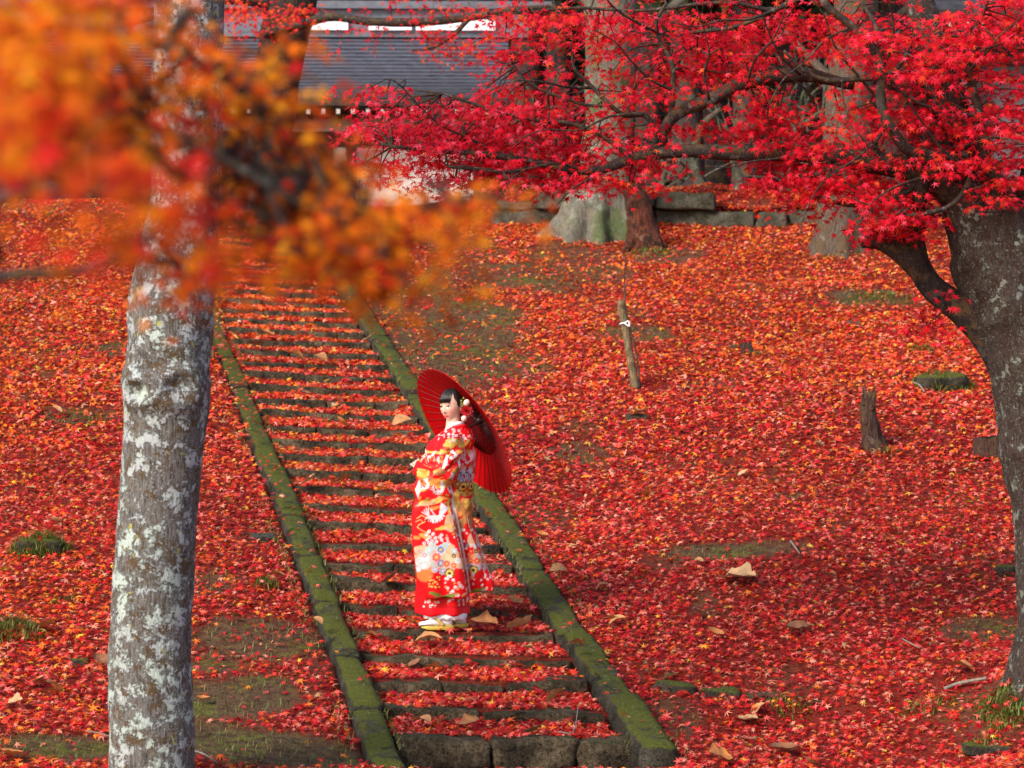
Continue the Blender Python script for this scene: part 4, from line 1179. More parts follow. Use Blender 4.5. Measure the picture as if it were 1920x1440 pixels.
# single bright yellow maple leaves
YM = []
for k in range(4):
    v, f = leaf_mesh(L7, np.zeros((1, 3)), np.array([[0, 0, 1.0]]), np.array([[0, 1.0, 0]]), np.ones(1), np.array([.5 + .3 * k]))
    YM.append(mk_mesh('yellow_leaf', v, f, False, fcol=np.repeat([[(.86, .50, .04), (.88, .40, .03), (.85, .58, .10), (.9, .45, .05)][k]], 7, 0), mats=[M['litter']]))
YL = [(1600, 1122, 26), (1530, 1140, 22), (1520, 1035, 18), (1715, 960, 16), (1735, 1030, 18), (1662, 1050, 16), (1660, 946, 16), (1617, 1068, 18), (1370, 1150, 24), (1320, 1225, 28), (1480, 1130, 18), (1540, 1185, 20), (1640, 1255, 18), (1510, 1345, 22), (1505, 1375, 24), (1540, 1255, 16), (1580, 1070, 14), (1830, 1135, 20), (1830, 1165, 16), (1320, 930, 16), (1370, 965, 18), (1380, 985, 14), (1760, 1110, 16), (1790, 1220, 20), (1430, 1400, 20),
      (720, 1292, 24), (870, 1325, 20), (750, 1180, 18), (760, 1045, 20), (845, 1335, 16), (505, 1165, 14), (450, 1145, 20), (525, 1250, 18), (580, 1405, 30), (540, 1035, 18), (50, 980, 18), (150, 1205, 30), (45, 1205, 26), (85, 1195, 26), (160, 1300, 24), (90, 1275, 20), (25, 915, 18), (180, 830, 18), (140, 985, 16), (60, 1255, 20), (555, 880, 18), (445, 765, 18), (515, 780, 16), (540, 722, 16), (610, 722, 18), (700, 735, 16), (735, 750, 18), (690, 790, 20), (745, 825, 18), (450, 530, 18), (585, 562, 14), (1040, 820, 14), (1280, 815, 14), (990, 910, 16), (1130, 905, 14), (1010, 730, 14), (890, 700, 14), (850, 715, 12), (1500, 520, 14), (1260, 700, 14), (1700, 660, 12)]
for k, (u, v, L) in enumerate(YL):
    p_, w = surf(u, v)
    o = bpy.data.objects.new('maple_leaf', YM[k % 4]); COL.objects.link(o)
    s = L / scale_at(p_) * .62
    o.location = (p_ + [0, 0, .045]).tolist(); o.scale = (s, s, s)
    o.rotation_euler = (rb.uniform(.1, .8), rb.uniform(-.4, .4), rb.uniform(-3, 3))
    nm = {'step': 'the stone steps', 'left': 'the left slope', 'right': 'the right slope'}[w]
    tag(o, 'bright yellow maple leaf lying on ' + nm, 'leaf', 'yellow leaves on ' + nm)
M['stick'] = flat_mat('pale_stick', (.20, .165, .135), .8, .2, 0, 60, .35)
for (lst, lab) in (([(1482, 1022, 2), (1490, 1032, 1.8), (1499, 1045, 1.4)], 'short pale stick on the right slope above the brown leaves'), ([(1692, 1206, 1.6), (1712, 1217, 1.4), (1724, 1223, 1)], 'tiny grey stick below the middle of the right slope'),
                   ([(1048, 1398, 1.4), (1075, 1380, 1.2), (1085, 1352, 1)], 'thin dry stem across the second lowest step'), ([(1712, 722, 1.8), (1724, 728, 2), (1733, 740, 1.5)], 'bleached stick beside the thick grass tuft'),
                   ([(160, 1380, 1.0), (185, 1384, 1.2), (205, 1390, 1.0)], 'pale root on the ground left of the lichen trunk'), ([(366, 1418, 2), (385, 1425, 2), (408, 1440, 1.5)], 'pale root on the mossy ground right of the lichen trunk'),
                   ([(1770, 1300, 3), (1800, 1290, 3.5), (1850, 1280, 3)], 'fallen stick by the maple roots')):
    pts = np.array([surf(q[0], q[1])[0] + [0, 0, .03] for q in lst]); r = [q[2] / scale_at(pts[0]) for q in lst]
    v, f = tube(pts, r, 6, 14, .2, 20, 5)
    o = part('stick', v - pts[0], f, M['stick']); o.location = pts[0].tolist(); tag(o, lab, 'stick')

# ------------------------------------------------------------------ temple building behind the hill
M['roof'] = flat_mat('roof_sheet', (.12, .13, .17), .42, .35, 0, 9, .35)
M['roof_gap_shade'] = flat_mat('painted_gap_shade', (.04, .04, .052), .7, .2, 0, 6, .4)  # course lips coloured dark, standing for the shadow gap under each course
M['ridge'] = flat_mat('ridge_metal', (.12, .125, .15), .5, .4, 0, 6, .25)
M['white'] = flat_mat('white_panel', (.82, .83, .84), .5, .3, 0, 8, .05)
M['plaster'] = flat_mat('plaster', (.74, .70, .62), .9, .2, 0, 3, .08)
M['grey_wall'] = flat_mat('grey_boards', (.10, .095, .10), .8, .2, 0, 6, .3)
M['timber'] = flat_mat('dark_timber', (.035, .024, .02), .7, .2, 0, 12, .4)
M['rafter_end'] = flat_mat('rafter_end', (.45, .42, .36), .8, .2, 0, 12, .1)
def roof_house(name, ueave, veave, d, L0, L1, depth, rise, label, wallh=3.0, slope_dir=0.0, strips=(), wm='plaster'):
    """gable roof; eave line along x, front eave at depth d"""
    e = P(ueave, veave, d)
    t = thing(name, (e[0], e[1], e[2] - wallh), label, 'building')
    def W(x, y, z): return np.array([e[0] + x * math.cos(slope_dir) - y * math.sin(slope_dir), e[1] + x * math.sin(slope_dir) + y * math.cos(slope_dir), e[2] + z])
    n = 17
    for back in (0, 1):
        v, f = [], []
        for i in range(n):
            a, b_ = i / n, (i + 1) / n
            ya, yb = a * depth, b_ * depth
            if back: ya, yb = 2 * depth - ya, 2 * depth - yb
            za, zb = rise * a ** 1.12, rise * b_ ** 1.12
            k = len(v)
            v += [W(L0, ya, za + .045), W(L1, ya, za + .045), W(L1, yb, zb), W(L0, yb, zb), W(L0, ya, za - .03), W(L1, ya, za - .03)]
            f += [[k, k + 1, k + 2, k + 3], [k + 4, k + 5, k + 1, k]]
        part('roof_slope', v, f, [M['roof'], M['roof_gap_shade']], t, False, fmat=[0, 1] * n)
    def bx(nm, x0, x1, y0, y1, z0, z1, mat, par=t):
        v = [W(x, y, z) for z in (z0, z1) for y in (y0, y1) for x in (x0, x1)]
        return part(nm, v, [[0, 2, 3, 1], [4, 5, 7, 6], [0, 1, 5, 4], [2, 6, 7, 3], [0, 4, 6, 2], [1, 3, 7, 5]], mat, par, False)
    bx('ridge', L0 - .15, L1 + .35, depth - .22, depth + .22, rise - .05, rise + .42, M['ridge'])
    bx('ridge_cap', L0 - .3, L1 + .75, depth - .34, depth + .34, rise + .423, rise + .55, M['ridge'])
    for (a, b_) in strips:
        bx('white_strip', a, b_, depth - .30, depth - .222, rise + .06, rise + .24, M['white'])
    bx('eave_board', L0, L1, -.02, .06, -.16, -.035, M['timber'])
    bx('soffit', L0 + .05, L1 - .05, .065, 1.1, -.2, -.1, M['timber'])
    x = L0 + .2
    while x < L1 - .1:
        bx('rafter', x, x + .07, .0, 1.0, -.30, -.205, M['timber'])
        bx('rafter_end', x + .005, x + .065, -.025, -.003, -.29, -.215, M['rafter_end'])
        x += .24
    bx('wall', L0 + .6, L1 - .6, 1.1, 2 * depth - 1.1, -wallh, -.21, M[wm])
    if strips: bx('timber_wall', L0 + .58, -1.2, 1.03, 1.095, -wallh, -.752, M['timber'])
    bx('beam', L0 + .55, L1 - .55, 1.02, 1.098, -.75, -.5, M['timber'])
    x = L0 + .7
    while x < L1 - .6:
        bx('post', x, x + .16, .93, 1.026, -wallh, -.755, M['timber']); x += 2.2
    return t
d = 46.0
px = 46.0 / FPX
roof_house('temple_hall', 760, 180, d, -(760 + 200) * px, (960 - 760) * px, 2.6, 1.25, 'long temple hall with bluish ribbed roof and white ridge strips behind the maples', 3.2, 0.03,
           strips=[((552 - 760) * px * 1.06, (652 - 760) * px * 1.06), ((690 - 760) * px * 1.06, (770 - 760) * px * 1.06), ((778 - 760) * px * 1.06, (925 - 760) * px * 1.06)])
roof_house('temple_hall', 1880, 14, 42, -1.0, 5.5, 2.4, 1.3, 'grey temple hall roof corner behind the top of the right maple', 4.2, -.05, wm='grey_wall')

# ------------------------------------------------------------------ the dark wood behind
def needles(cen, ext, n, size, seed, cols, droop=.3):
    rg = np.random.default_rng(seed)
    p = rg.normal(0, .5, (n, 3)); p /= np.maximum(1, np.linalg.norm(p, axis=1))[:, None]
    p = cen + p * ext
    nor = rg.normal(0, 1, (n, 3)); nor[:, 2] = np.abs(nor[:, 2]) + .2
    tip = rg.normal(0, 1, (n, 3)); tip[:, 2] -= droop
    sv = np.array([(0, -1, 0), (.45, 0, .08), (0, 1, 0), (-.45, 0, .08)], float); sf = np.array([[0, 1, 2, 3]])
    v, f = leaf_mesh((sv, sf), p, nor, tip, rg.uniform(.6, 1.3, n) * size)
    c = np.asarray(cols)[rg.integers(0, len(cols), n)] * rg.uniform(.6, 1.3, (n, 1))
    return v, f, c
GC = [(.022, .036, .012), (.032, .05, .014), (.016, .028, .012), (.045, .058, .014), (.024, .034, .016)]
rc = random.Random(21)
CED = [(1215, 50, 20), (1290, 47, 24), (1345, 52, 22), (1400, 46, 20), (1430, 55, 26), (1480, 48, 18), (1530, 53, 24), (1640, 50, 22), (1680, 47, 26), (1045, 52, 22), (985, 56, 26), (1740, 54, 24), (880, 58, 26), (700, 58, 24), (560, 60, 28), (400, 56, 26), (200, 58, 24), (60, 55, 26), (1850, 56, 26)]
CED.sort()
ORD = ['first', 'second', 'third', 'fourth', 'fifth', 'sixth', 'seventh', 'eighth', 'ninth', 'tenth', 'eleventh']
c_n = {}
for k, (u, d, r) in enumerate(CED):
    x = P(u, 400, d)[0]; b = np.array([x, d, float(ground(x, d))])
    pos_w = 'behind the low stone wall' if 1180 < u < 1760 else ('behind the temple hall' if u < 960 else ('behind the great grey tree' if u < 1180 else 'behind the right maple'))
    c_n[pos_w] = c_n.get(pos_w, -1) + 1
    t = thing('cedar_tree', b, 'dark straight cedar, ' + ORD[c_n[pos_w]] + ' from the left of those ' + pos_w, 'tree', 'cedars ' + pos_w)
    R_ = r / FPX * d * 1.2; H = rc.uniform(13, 17); lean = rc.uniform(-.4, .4)
    v, f = tube([b - [0, 0, .3], b + [lean * .1, 0, 2], b + [lean * .5, 0, 7], b + [lean, 0, H]], [R_ * 1.25, R_, R_ * .75, R_ * .2], 14, 30, .08, 2, 300 + k); part('trunk', v, f, M['cedar'], t)
    VV, FF, CC = [], [], []; o_ = 0
    for q in range(15):
        h = rc.uniform(3.6, H); wd = 2.2 * (1.1 - h / H * .7)
        v, f, c = needles(b + np.array([lean * h / H + rc.uniform(-.6, .6), rc.uniform(-.6, .6), h]), np.array([wd * 1.25, wd * 1.25, 1.0]), 190, .21, k * 31 + q, GC)
        VV.append(v); FF.append(f + o_); CC.append(c); o_ += len(v)
    tag(part('crown', np.concatenate(VV), np.concatenate(FF), M['conifer'], t, False, fcol=np.concatenate(CC)), kind='stuff')
# dense far understorey that reads as one mass
VV, FF, CC = [], [], []; o_ = 0
for q in range(150):
    x = rc.uniform(-22, 22); y = rc.uniform(60, 66); h = rc.uniform(-.2, 1) ** 2 * 15
    z = float(ground(x, y)) + abs(h)
    v, f, c = needles(np.array([x, y, z]), np.array([2.4, 1.4, 1.5]), 260, .17, 5000 + q, GC + [(.10, .07, .012)] if q % 7 == 0 else GC)
    VV.append(v); FF.append(f + o_); CC.append(c); o_ += len(v)
tag(part('forest', np.concatenate(VV), np.concatenate(FF), M['conifer'], None, False, fcol=np.concatenate(CC)), 'dense dark green wood closing the view behind the temple', 'forest', kind='stuff')

# bare mossy-limbed shrubs in front of the wood
def bare_tree(u, v, d, paths, label, mat):
    b = P(u, v, d); b[2] = float(ground(b[0], b[1]))
    t = thing('bare_tree', b, label, 'tree')
    for k, lst in enumerate(paths):
        p, r = px_path(lst, d)
        if k == 0: p[0] = b
        vv, ff = tube(p, r, 9, len(p) * 7, .15, 4, int(u) + k); part('trunk' if k == 0 else 'branch', vv, ff, mat, t)
    return t
rt_ = random.Random(31)
def twiggy(u0, v0, n, spread, d):
    out = []
    for _ in range(n):
        a = rt_.uniform(-2.9, -.2); L = rt_.uniform(40, 130) * spread; x, y = u0 + rt_.uniform(-30, 30), v0 + rt_.uniform(-20, 20)
        l = [(x, y, 2.4)]
        for s in range(3):
            a += rt_.uniform(-.5, .5); x += math.cos(a) * L / 3; y += math.sin(a) * L / 3; l.append((x, y, 2.4 - .65 * (s + 1), rt_.uniform(-.3, .3)))
        out.append(l)
    return out
M['bark_moss'] = bark_mat('mossy_grey_bark', (.03, .03, .022), (.10, .095, .07), (.2, .21, .17), .5, scale=.9, moss=.5)
bare_tree(1345, 384, 41, [[(1345, 384, 13), (1325, 362, 12), (1308, 335, 11), (1302, 305, 10), (1305, 270, 8), (1318, 235, 7), (1350, 205, 5)], [(1345, 382, 10), (1375, 370, 9), (1388, 345, 8), (1378, 310, 7), (1372, 280, 6), (1390, 250, 4)], [(1304, 300, 6), (1280, 270, 5), (1262, 240, 3)], [(1375, 300, 5), (1420, 290, 4), (1470, 265, 4), (1530, 215, 4), (1580, 200, 3)]] + twiggy(1290, 320, 12, 1, 41) + twiggy(1380, 270, 12, 1, 41), 'bare curving mossy-limbed shrub behind the low stone wall', M['bark_moss'])
bare_tree(1500, 392, 43, [[(1500, 392, 8), (1495, 350, 7), (1505, 300, 6), (1490, 240, 5), (1470, 200, 4)], [(1500, 330, 5), (1530, 280, 4), (1575, 240, 3), (1610, 225, 2)], [(1500, 240, 4), (1520, 180, 3), (1560, 150, 2)]] + twiggy(1520, 230, 16, 1.2, 43) + twiggy(1470, 200, 10, 1.1, 43), 'thin bare grey bush between the brown tree and the wood', M['bark_moss'])
bare_tree(1245, 384, 42, [[(1245, 390, 7), (1240, 350, 6), (1250, 310, 5), (1270, 280, 4)], [(1241, 345, 4), (1225, 320, 3), (1215, 290, 2)]] + twiggy(1245, 345, 14, .9, 42), 'tangle of bare twigs just right of the rotten stump', M['bark_moss'])
bare_tree(170, 330, 41, [[(170, 360, 7), (165, 280, 6), (180, 200, 5), (175, 120, 4)], [(170, 240, 4), (200, 170, 3), (215, 100, 2)]] + twiggy(180, 160, 12, 1, 41), 'bare pale shrub behind the orange boughs at far left', M['bark_moss'])
bare_tree(1000, 396, 39.5, [[(1030, 396, 8), (1032, 340, 7), (1025, 300, 5), (1040, 250, 4)], [(1030, 330, 4), (1060, 290, 3)]] + twiggy(1040, 230, 12, 1, 39.5), 'bare shrub left of the great grey tree', M['bark_moss'])

# ------------------------------------------------------------------ the woman in the red kimono
FOOT = np.array([P(828, 1178, 19.62)[0], 19.62, 0.0])
s_f, t_f = to_st(FOOT[0], FOOT[1])
FOOT[2] = A0[2] + math.floor(s_f / ST_T) * ST_R + TILT * t_f + 0.004
SCW = FPX / 19.62
person = thing('person', FOOT, 'woman in a red crane-patterned kimono standing sideways on the steps, glancing back', 'person')
def pl(u, v, y=0.0):
    """point of the figure: photo column and row in the plane of the feet, y metres further away"""
    return np.array([(u - 828) / SCW, y, (1178 - v) / SCW])
def ploc(name, v, f, mat, parent=person, smooth=True, **kw):
    mats = mat if isinstance(mat, (list, tuple)) else [mat]
    o = bpy.data.objects.new(name, mk_mesh(name, v, f, smooth, mats=mats, **kw)); COL.objects.link(o); o.parent = parent
    return o

M['skin'] = col_mat('skin', .48, .35)
nt = M['skin'].node_tree
for n_ in nt.nodes:
    if n_.type == 'BSDF_PRINCIPLED':
        n_.inputs['Subsurface Weight'].default_value = .12
        n_.inputs['Subsurface Radius'].default_value = (.012, .005, .003)
M['silk'] = col_mat('kimono_silk', .5, .18, 0, .25, 260)
M['hair'] = flat_mat('black_hair', (.010, .007, .006), .38, .45, 0, 90, .5)
M['tabi'] = flat_mat('white_cotton', (.80, .80, .84), .8, .2, 0, 60, .04)
M['gold'] = flat_mat('gold_brocade', (.62, .42, .07), .35, .5, .35, 60, .2)
M['eye_white'] = flat_mat('eye_white', (.75, .73, .7), .3, .5, 0, 60, .02)
M['iris'] = flat_mat('dark_iris', (.012, .008, .006), .2, .5, 0, 60, .1)
M['lash'] = flat_mat('lash', (.015, .01, .009), .5, .3, 0, 60, .1)

# ---- body: one continuous skin-modifier figure under the clothes
HEADC = pl(847, 761, -.005)
SK = [  # name, pos, radius, parent
    ('pelvis', (.02, .0, .86), .12, None), ('spine', (.03, .0, 1.05), .115, 'pelvis'), ('chest', (.045, .0, 1.22), .12, 'spine'), ('neckb', (.075, .0, 1.355), .055, 'chest'), ('neckt', (HEADC[0] + .012, -.003, 1.455), .048, 'neckb'), ('skull', (HEADC[0] + .005, -.005, 1.53), .06, 'neckt'),
    ('shl', (.06, -.15, 1.295), .055, 'chest'), ('ell', (.02, -.205, 1.07), .042, 'shl'), ('wrl', (-.125, -.02, 1.125), .028, 'ell'),
    ('shr', (.05, .15, 1.295), .055, 'chest'), ('elr', (-.04, .21, 1.09), .042, 'shr'), ('wrr', (-.135, .12, 1.16), .028, 'elr'),
    ('hpl', (.02, -.08, .80), .095, 'pelvis'), ('knl', (.0, -.08, .46), .06, 'hpl'), ('anl', (.02, -.085, .10), .04, 'knl'), ('ftl', (-.09, -.085, .045), .032, 'anl'),
    ('hpr', (.03, .08, .80), .095, 'pelvis'), ('knr', (.05, .04, .46), .06, 'hpr'), ('anr', (.115, .03, .10), .04, 'knr'), ('ftr', (.0, .03, .045), .032, 'anr')]
ix = {q[0]: i for i, q in enumerate(SK)}
bm_ = bpy.data.meshes.new('body')
bm_.from_pydata([q[1] for q in SK], [(i, ix[q[3]]) for i, q in enumerate(SK) if q[3]], [])
bo = bpy.data.objects.new('body', bm_); COL.objects.link(bo); bo.parent = person
sk = bo.modifiers.new('skin', 'SKIN')
for i, q in enumerate(SK):
    bm_.skin_vertices[0].data[i].radius = (q[2], q[2]); bm_.skin_vertices[0].data[i].use_root = (i == 0)
bo.modifiers.new('sub', 'SUBSURF').levels = 2; bo.modifiers['sub'].render_levels = 2
SKINC = (.66, .40, .295)
M['skin_flat'] = flat_mat('skin_even', SKINC, .5, .35, 0, 40, .06)
bm_.materials.append(M['skin_flat'])

# ---- head: a sculpted ellipsoid, face along -y before it is turned
nu, nv = 120, 90
hv = []
for j in range(nv + 1):
    ph = math.pi * j / nv
    for i in range(nu):
        th = 2 * math.pi * i / nu
        hv.append((math.sin(ph) * math.sin(th), -math.sin(ph) * math.cos(th), math.cos(ph)))
hv = np.array(hv)
unit = hv.copy()
X, Y, Z = unit[:, 0] * .0725, unit[:, 1] * .088, unit[:, 2] * .114
low = np.clip(-unit[:, 2], 0, 1)
X = X * (1 - .42 * low ** 1.7)
front = np.clip(-unit[:, 1], 0, 1)
Y = np.where(unit[:, 1] > 0, Y * (1 - .55 * low ** 1.2), Y * (1 - .10 * low ** 2))
Y = np.where(unit[:, 1] < 0, -np.abs(Y) ** .93 * (.088 ** .07), Y)
def bump(cx, cz, sx, sz, amp):
    global Y
    Y = Y - amp * np.exp(-((X - cx) / sx) ** 2 - ((Z - cz) / sz) ** 2) * (unit[:, 1] < .1)
bump(0, -.034, .0085, .012, .016); bump(0, -.014, .006, .02, .008); bump(-.009, -.037, .006, .006, .004); bump(.009, -.037, .006, .006, .004)
for sx_ in (-1, 1):
    bump(sx_ * .031, .003, .016, .010, -.0055); bump(sx_ * .03, .024, .02, .008, .003); bump(sx_ * .036, -.03, .022, .02, .004)
bump(0, -.061, .017, .0045, .005); bump(0, -.068, .013, .004, .005); bump(0, -.064, .019, .0018, -.003); bump(0, -.078, .014, .005, -.002); bump(0, -.098, .015, .011, .006)
hp = np.stack([X, Y, Z], -1)
hc = np.tile(np.array(SKINC), (len(hp), 1))
fr = unit[:, 1] < 0
def tint(mask, c):
    global hc
    hc = hc * (1 - mask[:, None]) + np.array(c) * mask[:, None]
tint(.45 * fr * np.exp(-((np.abs(X) - .042) / .018) ** 2 - ((Z + .034) / .016) ** 2), (.82, .30, .25))
lip = fr * (np.exp(-((X / .0185) ** 4) - ((Z + .0645) / .0072) ** 4))
tint(np.clip(lip * 1.2, 0, .95), (.62, .07, .09))
tint(.5 * fr * np.exp(-((X / .017) ** 2) - ((Z + .0643) / .0013) ** 2), (.25, .03, .04))
for sx_ in (-1, 1):
    arc = Z - (.0225 - 2.5 * (X - sx_ * .031) ** 2)
    tint(.75 * fr * np.exp(-((X - sx_ * .032) / .014) ** 4 - (arc / .0022) ** 2), (.06, .035, .025))
    tint(.55 * fr * np.exp(-((X - sx_ * .0068) / .003) ** 2 - ((Z + .0445) / .002) ** 2), (.4, .12, .09))
hf = []
for j in range(nv):
    for i in range(nu):
        hf.append([j * nu + i, (j + 1) * nu + i, (j + 1) * nu + (i + 1) % nu, j * nu + (i + 1) % nu])
YAW = math.radians(-34); NOD = math.radians(3); ROLL = math.radians(-3)
Rz = np.array([[math.cos(YAW), -math.sin(YAW), 0], [math.sin(YAW), math.cos(YAW), 0], [0, 0, 1]])
Rx = np.array([[1, 0, 0], [0, math.cos(NOD), -math.sin(NOD)], [0, math.sin(NOD), math.cos(NOD)]])
Ry = np.array([[math.cos(ROLL), 0, math.sin(ROLL)], [0, 1, 0], [-math.sin(ROLL), 0, math.cos(ROLL)]])
HR = Rz @ Rx @ Ry
def H(p): return np.asarray(p, float) @ HR.T + HEADC
head = ploc('head', H(hp), hf, M['skin'], vcol=np.clip(hc, 0, 1))
def ell(c, r, n=14, m=10):
    v, f = [], []
    for j in range(m + 1):
        for i in range(n):
            a, b = math.pi * j / m, 2 * math.pi * i / n
            v.append((c[0] + r[0] * math.sin(a) * math.cos(b), c[1] + r[1] * math.sin(a) * math.sin(b), c[2] + r[2] * math.cos(a)))
    for j in range(m):
        for i in range(n): f.append([j * n + i, (j + 1) * n + i, (j + 1) * n + (i + 1) % n, j * n + (i + 1) % n])
    return np.array(v), f
def face_y(x, z):
    k = np.argmin((hp[:, 0] - x) ** 2 + (hp[:, 2] - z) ** 2 + (hp[:, 1] > 0) * 1.0)
    return hp[k, 1]
for sx_ in (-1, 1):
    yy = face_y(sx_ * .031, .002)
    v, f = ell((sx_ * .031, yy + .0015, .001), (.0135, .004, .0052)); e = ploc('eye', H(v), f, M['eye_white'], head)
    v, f = ell((sx_ * .031 - .003, yy - .0018, .0014), (.0085, .0034, .0062)); ploc('iris', H(v), f, M['iris'], head)
    p = [(sx_ * .031 + k * .0155, face_y(sx_ * .031 + k * .0155, .004) - .0018, .0055 - .004 * k * k - .0015 * (k * sx_ > 0) * k * sx_ * 0) for k in np.linspace(-1, 1, 7)]
    v, f = tube(p, [.0014, .0028, .0035, .0037, .0035, .0030, .0014], 5, 14); ploc('eyelid', H(v), f, M['lash'], head)
    # ear: a curled rim over a shallow disc
    v, f = ell((sx_ * .0725, .012, -.012), (.007, .017, .029)); mb = MB().add(v, f)
    ring = [(sx_ * (.0775 + .004 * abs(math.sin(a / 2))), .012 + .0165 * math.sin(a), -.010 + .028 * math.cos(a)) for a in np.linspace(-.5, 3.4, 14)]
    v, f = tube(ring, [.0035] * 14, 6, 26); mb.add(v, f)
    ploc('ear', H(mb.V()), mb.f, M['skin_flat'], head)

# ---- hair: swept back cap with a straight fringe, plus a low bun
hu, hw = 240, 60
cap, capf = [], []
for j in range(hw + 1):
    for i in range(hu):
        th = 2 * math.pi * i / hu - math.pi      # 0 = front
        a = abs(th)
        if a < .60: lowz = .034 + .010 * math.sin(th * 41 + math.sin(th * 9))
        elif a < .80: lowz = .034 + .056 * (a - .60) / .20
        elif a < 1.25: lowz = .09 - .085 * ((a - .80) / .45) ** 1.3
        elif a < 1.42: lowz = .005 - .012 * math.sin((a - 1.25) / .17 * math.pi)
        elif a < 1.9: lowz = .005 + .02 * min(1, (a - 1.42) / .1)
        else: lowz = .025 - .098 * min(1, (a - 1.9) / .6)
        cz = lowz / .119
        ph0 = math.acos(max(-1, min(1, cz)))
        ph = ph0 * j / hw
        r = np.array([math.sin(ph) * math.sin(th), -math.sin(ph) * math.cos(th), math.cos(ph)])
        strand = 1 + (.012 * math.sin(th * 57 + 6 * math.sin(ph * 3)) + .012 * math.sin(th * 23 + 4 * ph)) * math.sin(ph)
        lowf = max(0, -r[2])
        sx_ = .0785 * (1 - .3 * lowf ** 1.7); sy_ = (.0955 if r[1] < 0 else .1) * (1 - .25 * lowf)
        cap.append((r[0] * sx_ * strand, r[1] * sy_ * strand + .002, r[2] * .1235 * strand))
for j in range(hw):
    for i in range(hu):
        capf.append([j * hu + i, (j + 1) * hu + i, (j + 1) * hu + (i + 1) % hu, j * hu + (i + 1) % hu])
hair = ploc('hair', H(cap), capf, M['hair'], person)
so_ = hair.modifiers.new('thick', 'SOLIDIFY'); so_.thickness = .006; so_.offset = -1
v, f = ell((.02, .098, -.012), (.055, .045, .058), 30, 20)
v = v * (1 + .02 * np.sin(v[:, :1] * 300)); ploc('bun', H(v), f, M['hair'], hair)
for k in range(16):   # loose fringe strands
    a = -.58 + k * .073
    p = [(math.sin(a) * .077, -math.cos(a) * .0945, .06), (math.sin(a * 1.03) * .077, -math.cos(a) * .0945, .04), (math.sin(a * 1.08) * .075, -math.cos(a) * .0915, .018 + .012 * ((k * 7) % 5) / 5)]
    v, f = tube(p, [.004, .0032, .0006], 5, 8); ploc('fringe_strand', H(v), f, M['hair'], hair)

# ---- flowers in the hair (own things: they could be lifted out)
M['petal'] = col_mat('petal', .55, .3)
def hair_flower(name, u, v_, y, R_, label, kind):
    c = pl(u, v_, y); t = thing(name, FOOT + c, label, 'hair flower', 'ornaments in the black hair' if kind == 'ball' else None)
    rg = np.random.default_rng(int(u))
    if kind == 'ball':
        v, f = ell((0, 0, 0), (R_, R_, R_), 22, 16); v = v * (1 + .08 * vnoise(v * 160, 3)[:, None])
        o = ploc('puff', v, f, M['petal'], t, vcol=np.clip(np.tile((.80, .50, .44), (len(v), 1)) * (1 + .25 * vnoise(v * 120, 5)[:, None]), 0, 1))
    else:
        for ring, (n, rr, tiltp) in enumerate(((9, 1.0, .25), (8, .78, .55), (6, .52, .9), (4, .28, 1.3))):
            for k in range(n):
                a = 2 * math.pi * (k + .5 * (ring % 2)) / n
                V, F = [], []
                for i in range(5):
                    for j in range(4):
                        s, w = i / 4, (j / 3 - .5)
                        rad = R_ * rr * s; wid = R_ * .75 * math.sin(math.pi * min(1, .15 + s * .75)) * w
                        lift = R_ * rr * s * math.sin(tiltp) * .7 + R_ * .18 * w * w
                        V.append((math.cos(a) * rad * math.cos(tiltp) - math.sin(a) * wid, -lift - .004 * ring, math.sin(a) * rad * math.cos(tiltp) + math.cos(a) * wid))
                for i in range(4):
                    for j in range(3): F.append([i * 4 + j, i * 4 + j + 1, (i + 1) * 4 + j + 1, (i + 1) * 4 + j])
                cc = np.array((.42, .008, .012)) * rg.uniform(.6, 1.25)
                ploc('petal', V, F, M['petal'], t, vcol=np.tile(cc, (len(V), 1)))
    return t
hair_flower('hair_flower', 876, 770, -.085, .044, 'deep red dahlia pinned behind the woman\'s ear', 'rose')
hair_flower('hair_puff', 875.5, 754.5, -.09, .0235, 'round pale pink puff above the red dahlia', 'ball')
hair_flower('hair_puff', 870.5, 784, -.085, .021, 'round pale pink puff below the red dahlia', 'ball')
hb = thing('hair_berries', FOOT + pl(867, 752, -.08), 'small sprig of green berries in the hair beside the pink puff', 'hair flower')
M['berry'] = flat_mat('green_berry', (.14, .2, .03), .4, .4, 0, 80, .3)
for (u, v_) in ((866, 756), (869.5, 746), (865.5, 751), (868, 760)):
    c = pl(u, v_, -.085) - pl(867, 752, -.08); v, f = ell(c, (.0085, .008, .0085)); ploc('berry', v, f, M['berry'], hb)

# ---- kimono: body of the robe, sleeves and hanging sleeve bags fused into one cloth
def loft(rows, n=72, pw=2.4):
    """rows (z, xl, xr, yc, ry) -> closed loft"""
    V, F = [], []
    rows = np.array(rows, float); R2 = catmull(rows, len(rows) * 5); m = len(R2)
    for (z, xl, xr, yc, ry) in R2:
        for i in range(n):
            a = 2 * math.pi * i / n; c, s = math.cos(a), math.sin(a)
            V.append(((xl + xr) / 2 + (xr - xl) / 2 * abs(c) ** (2 / pw) * np.sign(c), yc + ry * abs(s) ** (2 / pw) * np.sign(s), z))
    for j in range(m - 1):
        for i in range(n): F.append([j * n + i, j * n + (i + 1) % n, (j + 1) * n + (i + 1) % n, (j + 1) * n + i])
    F.append(list(range(n))[::-1]); F.append([(m - 1) * n + i for i in range(n)])
    return np.array(V), F
def X_(u): return (u - 828) / SCW
def Zv(v): return (1178 - v) / SCW
def rows(l): return [(Zv(v), X_(a), X_(b), yc, ry) for (v, a, b, yc, ry) in l]
cl = MB()
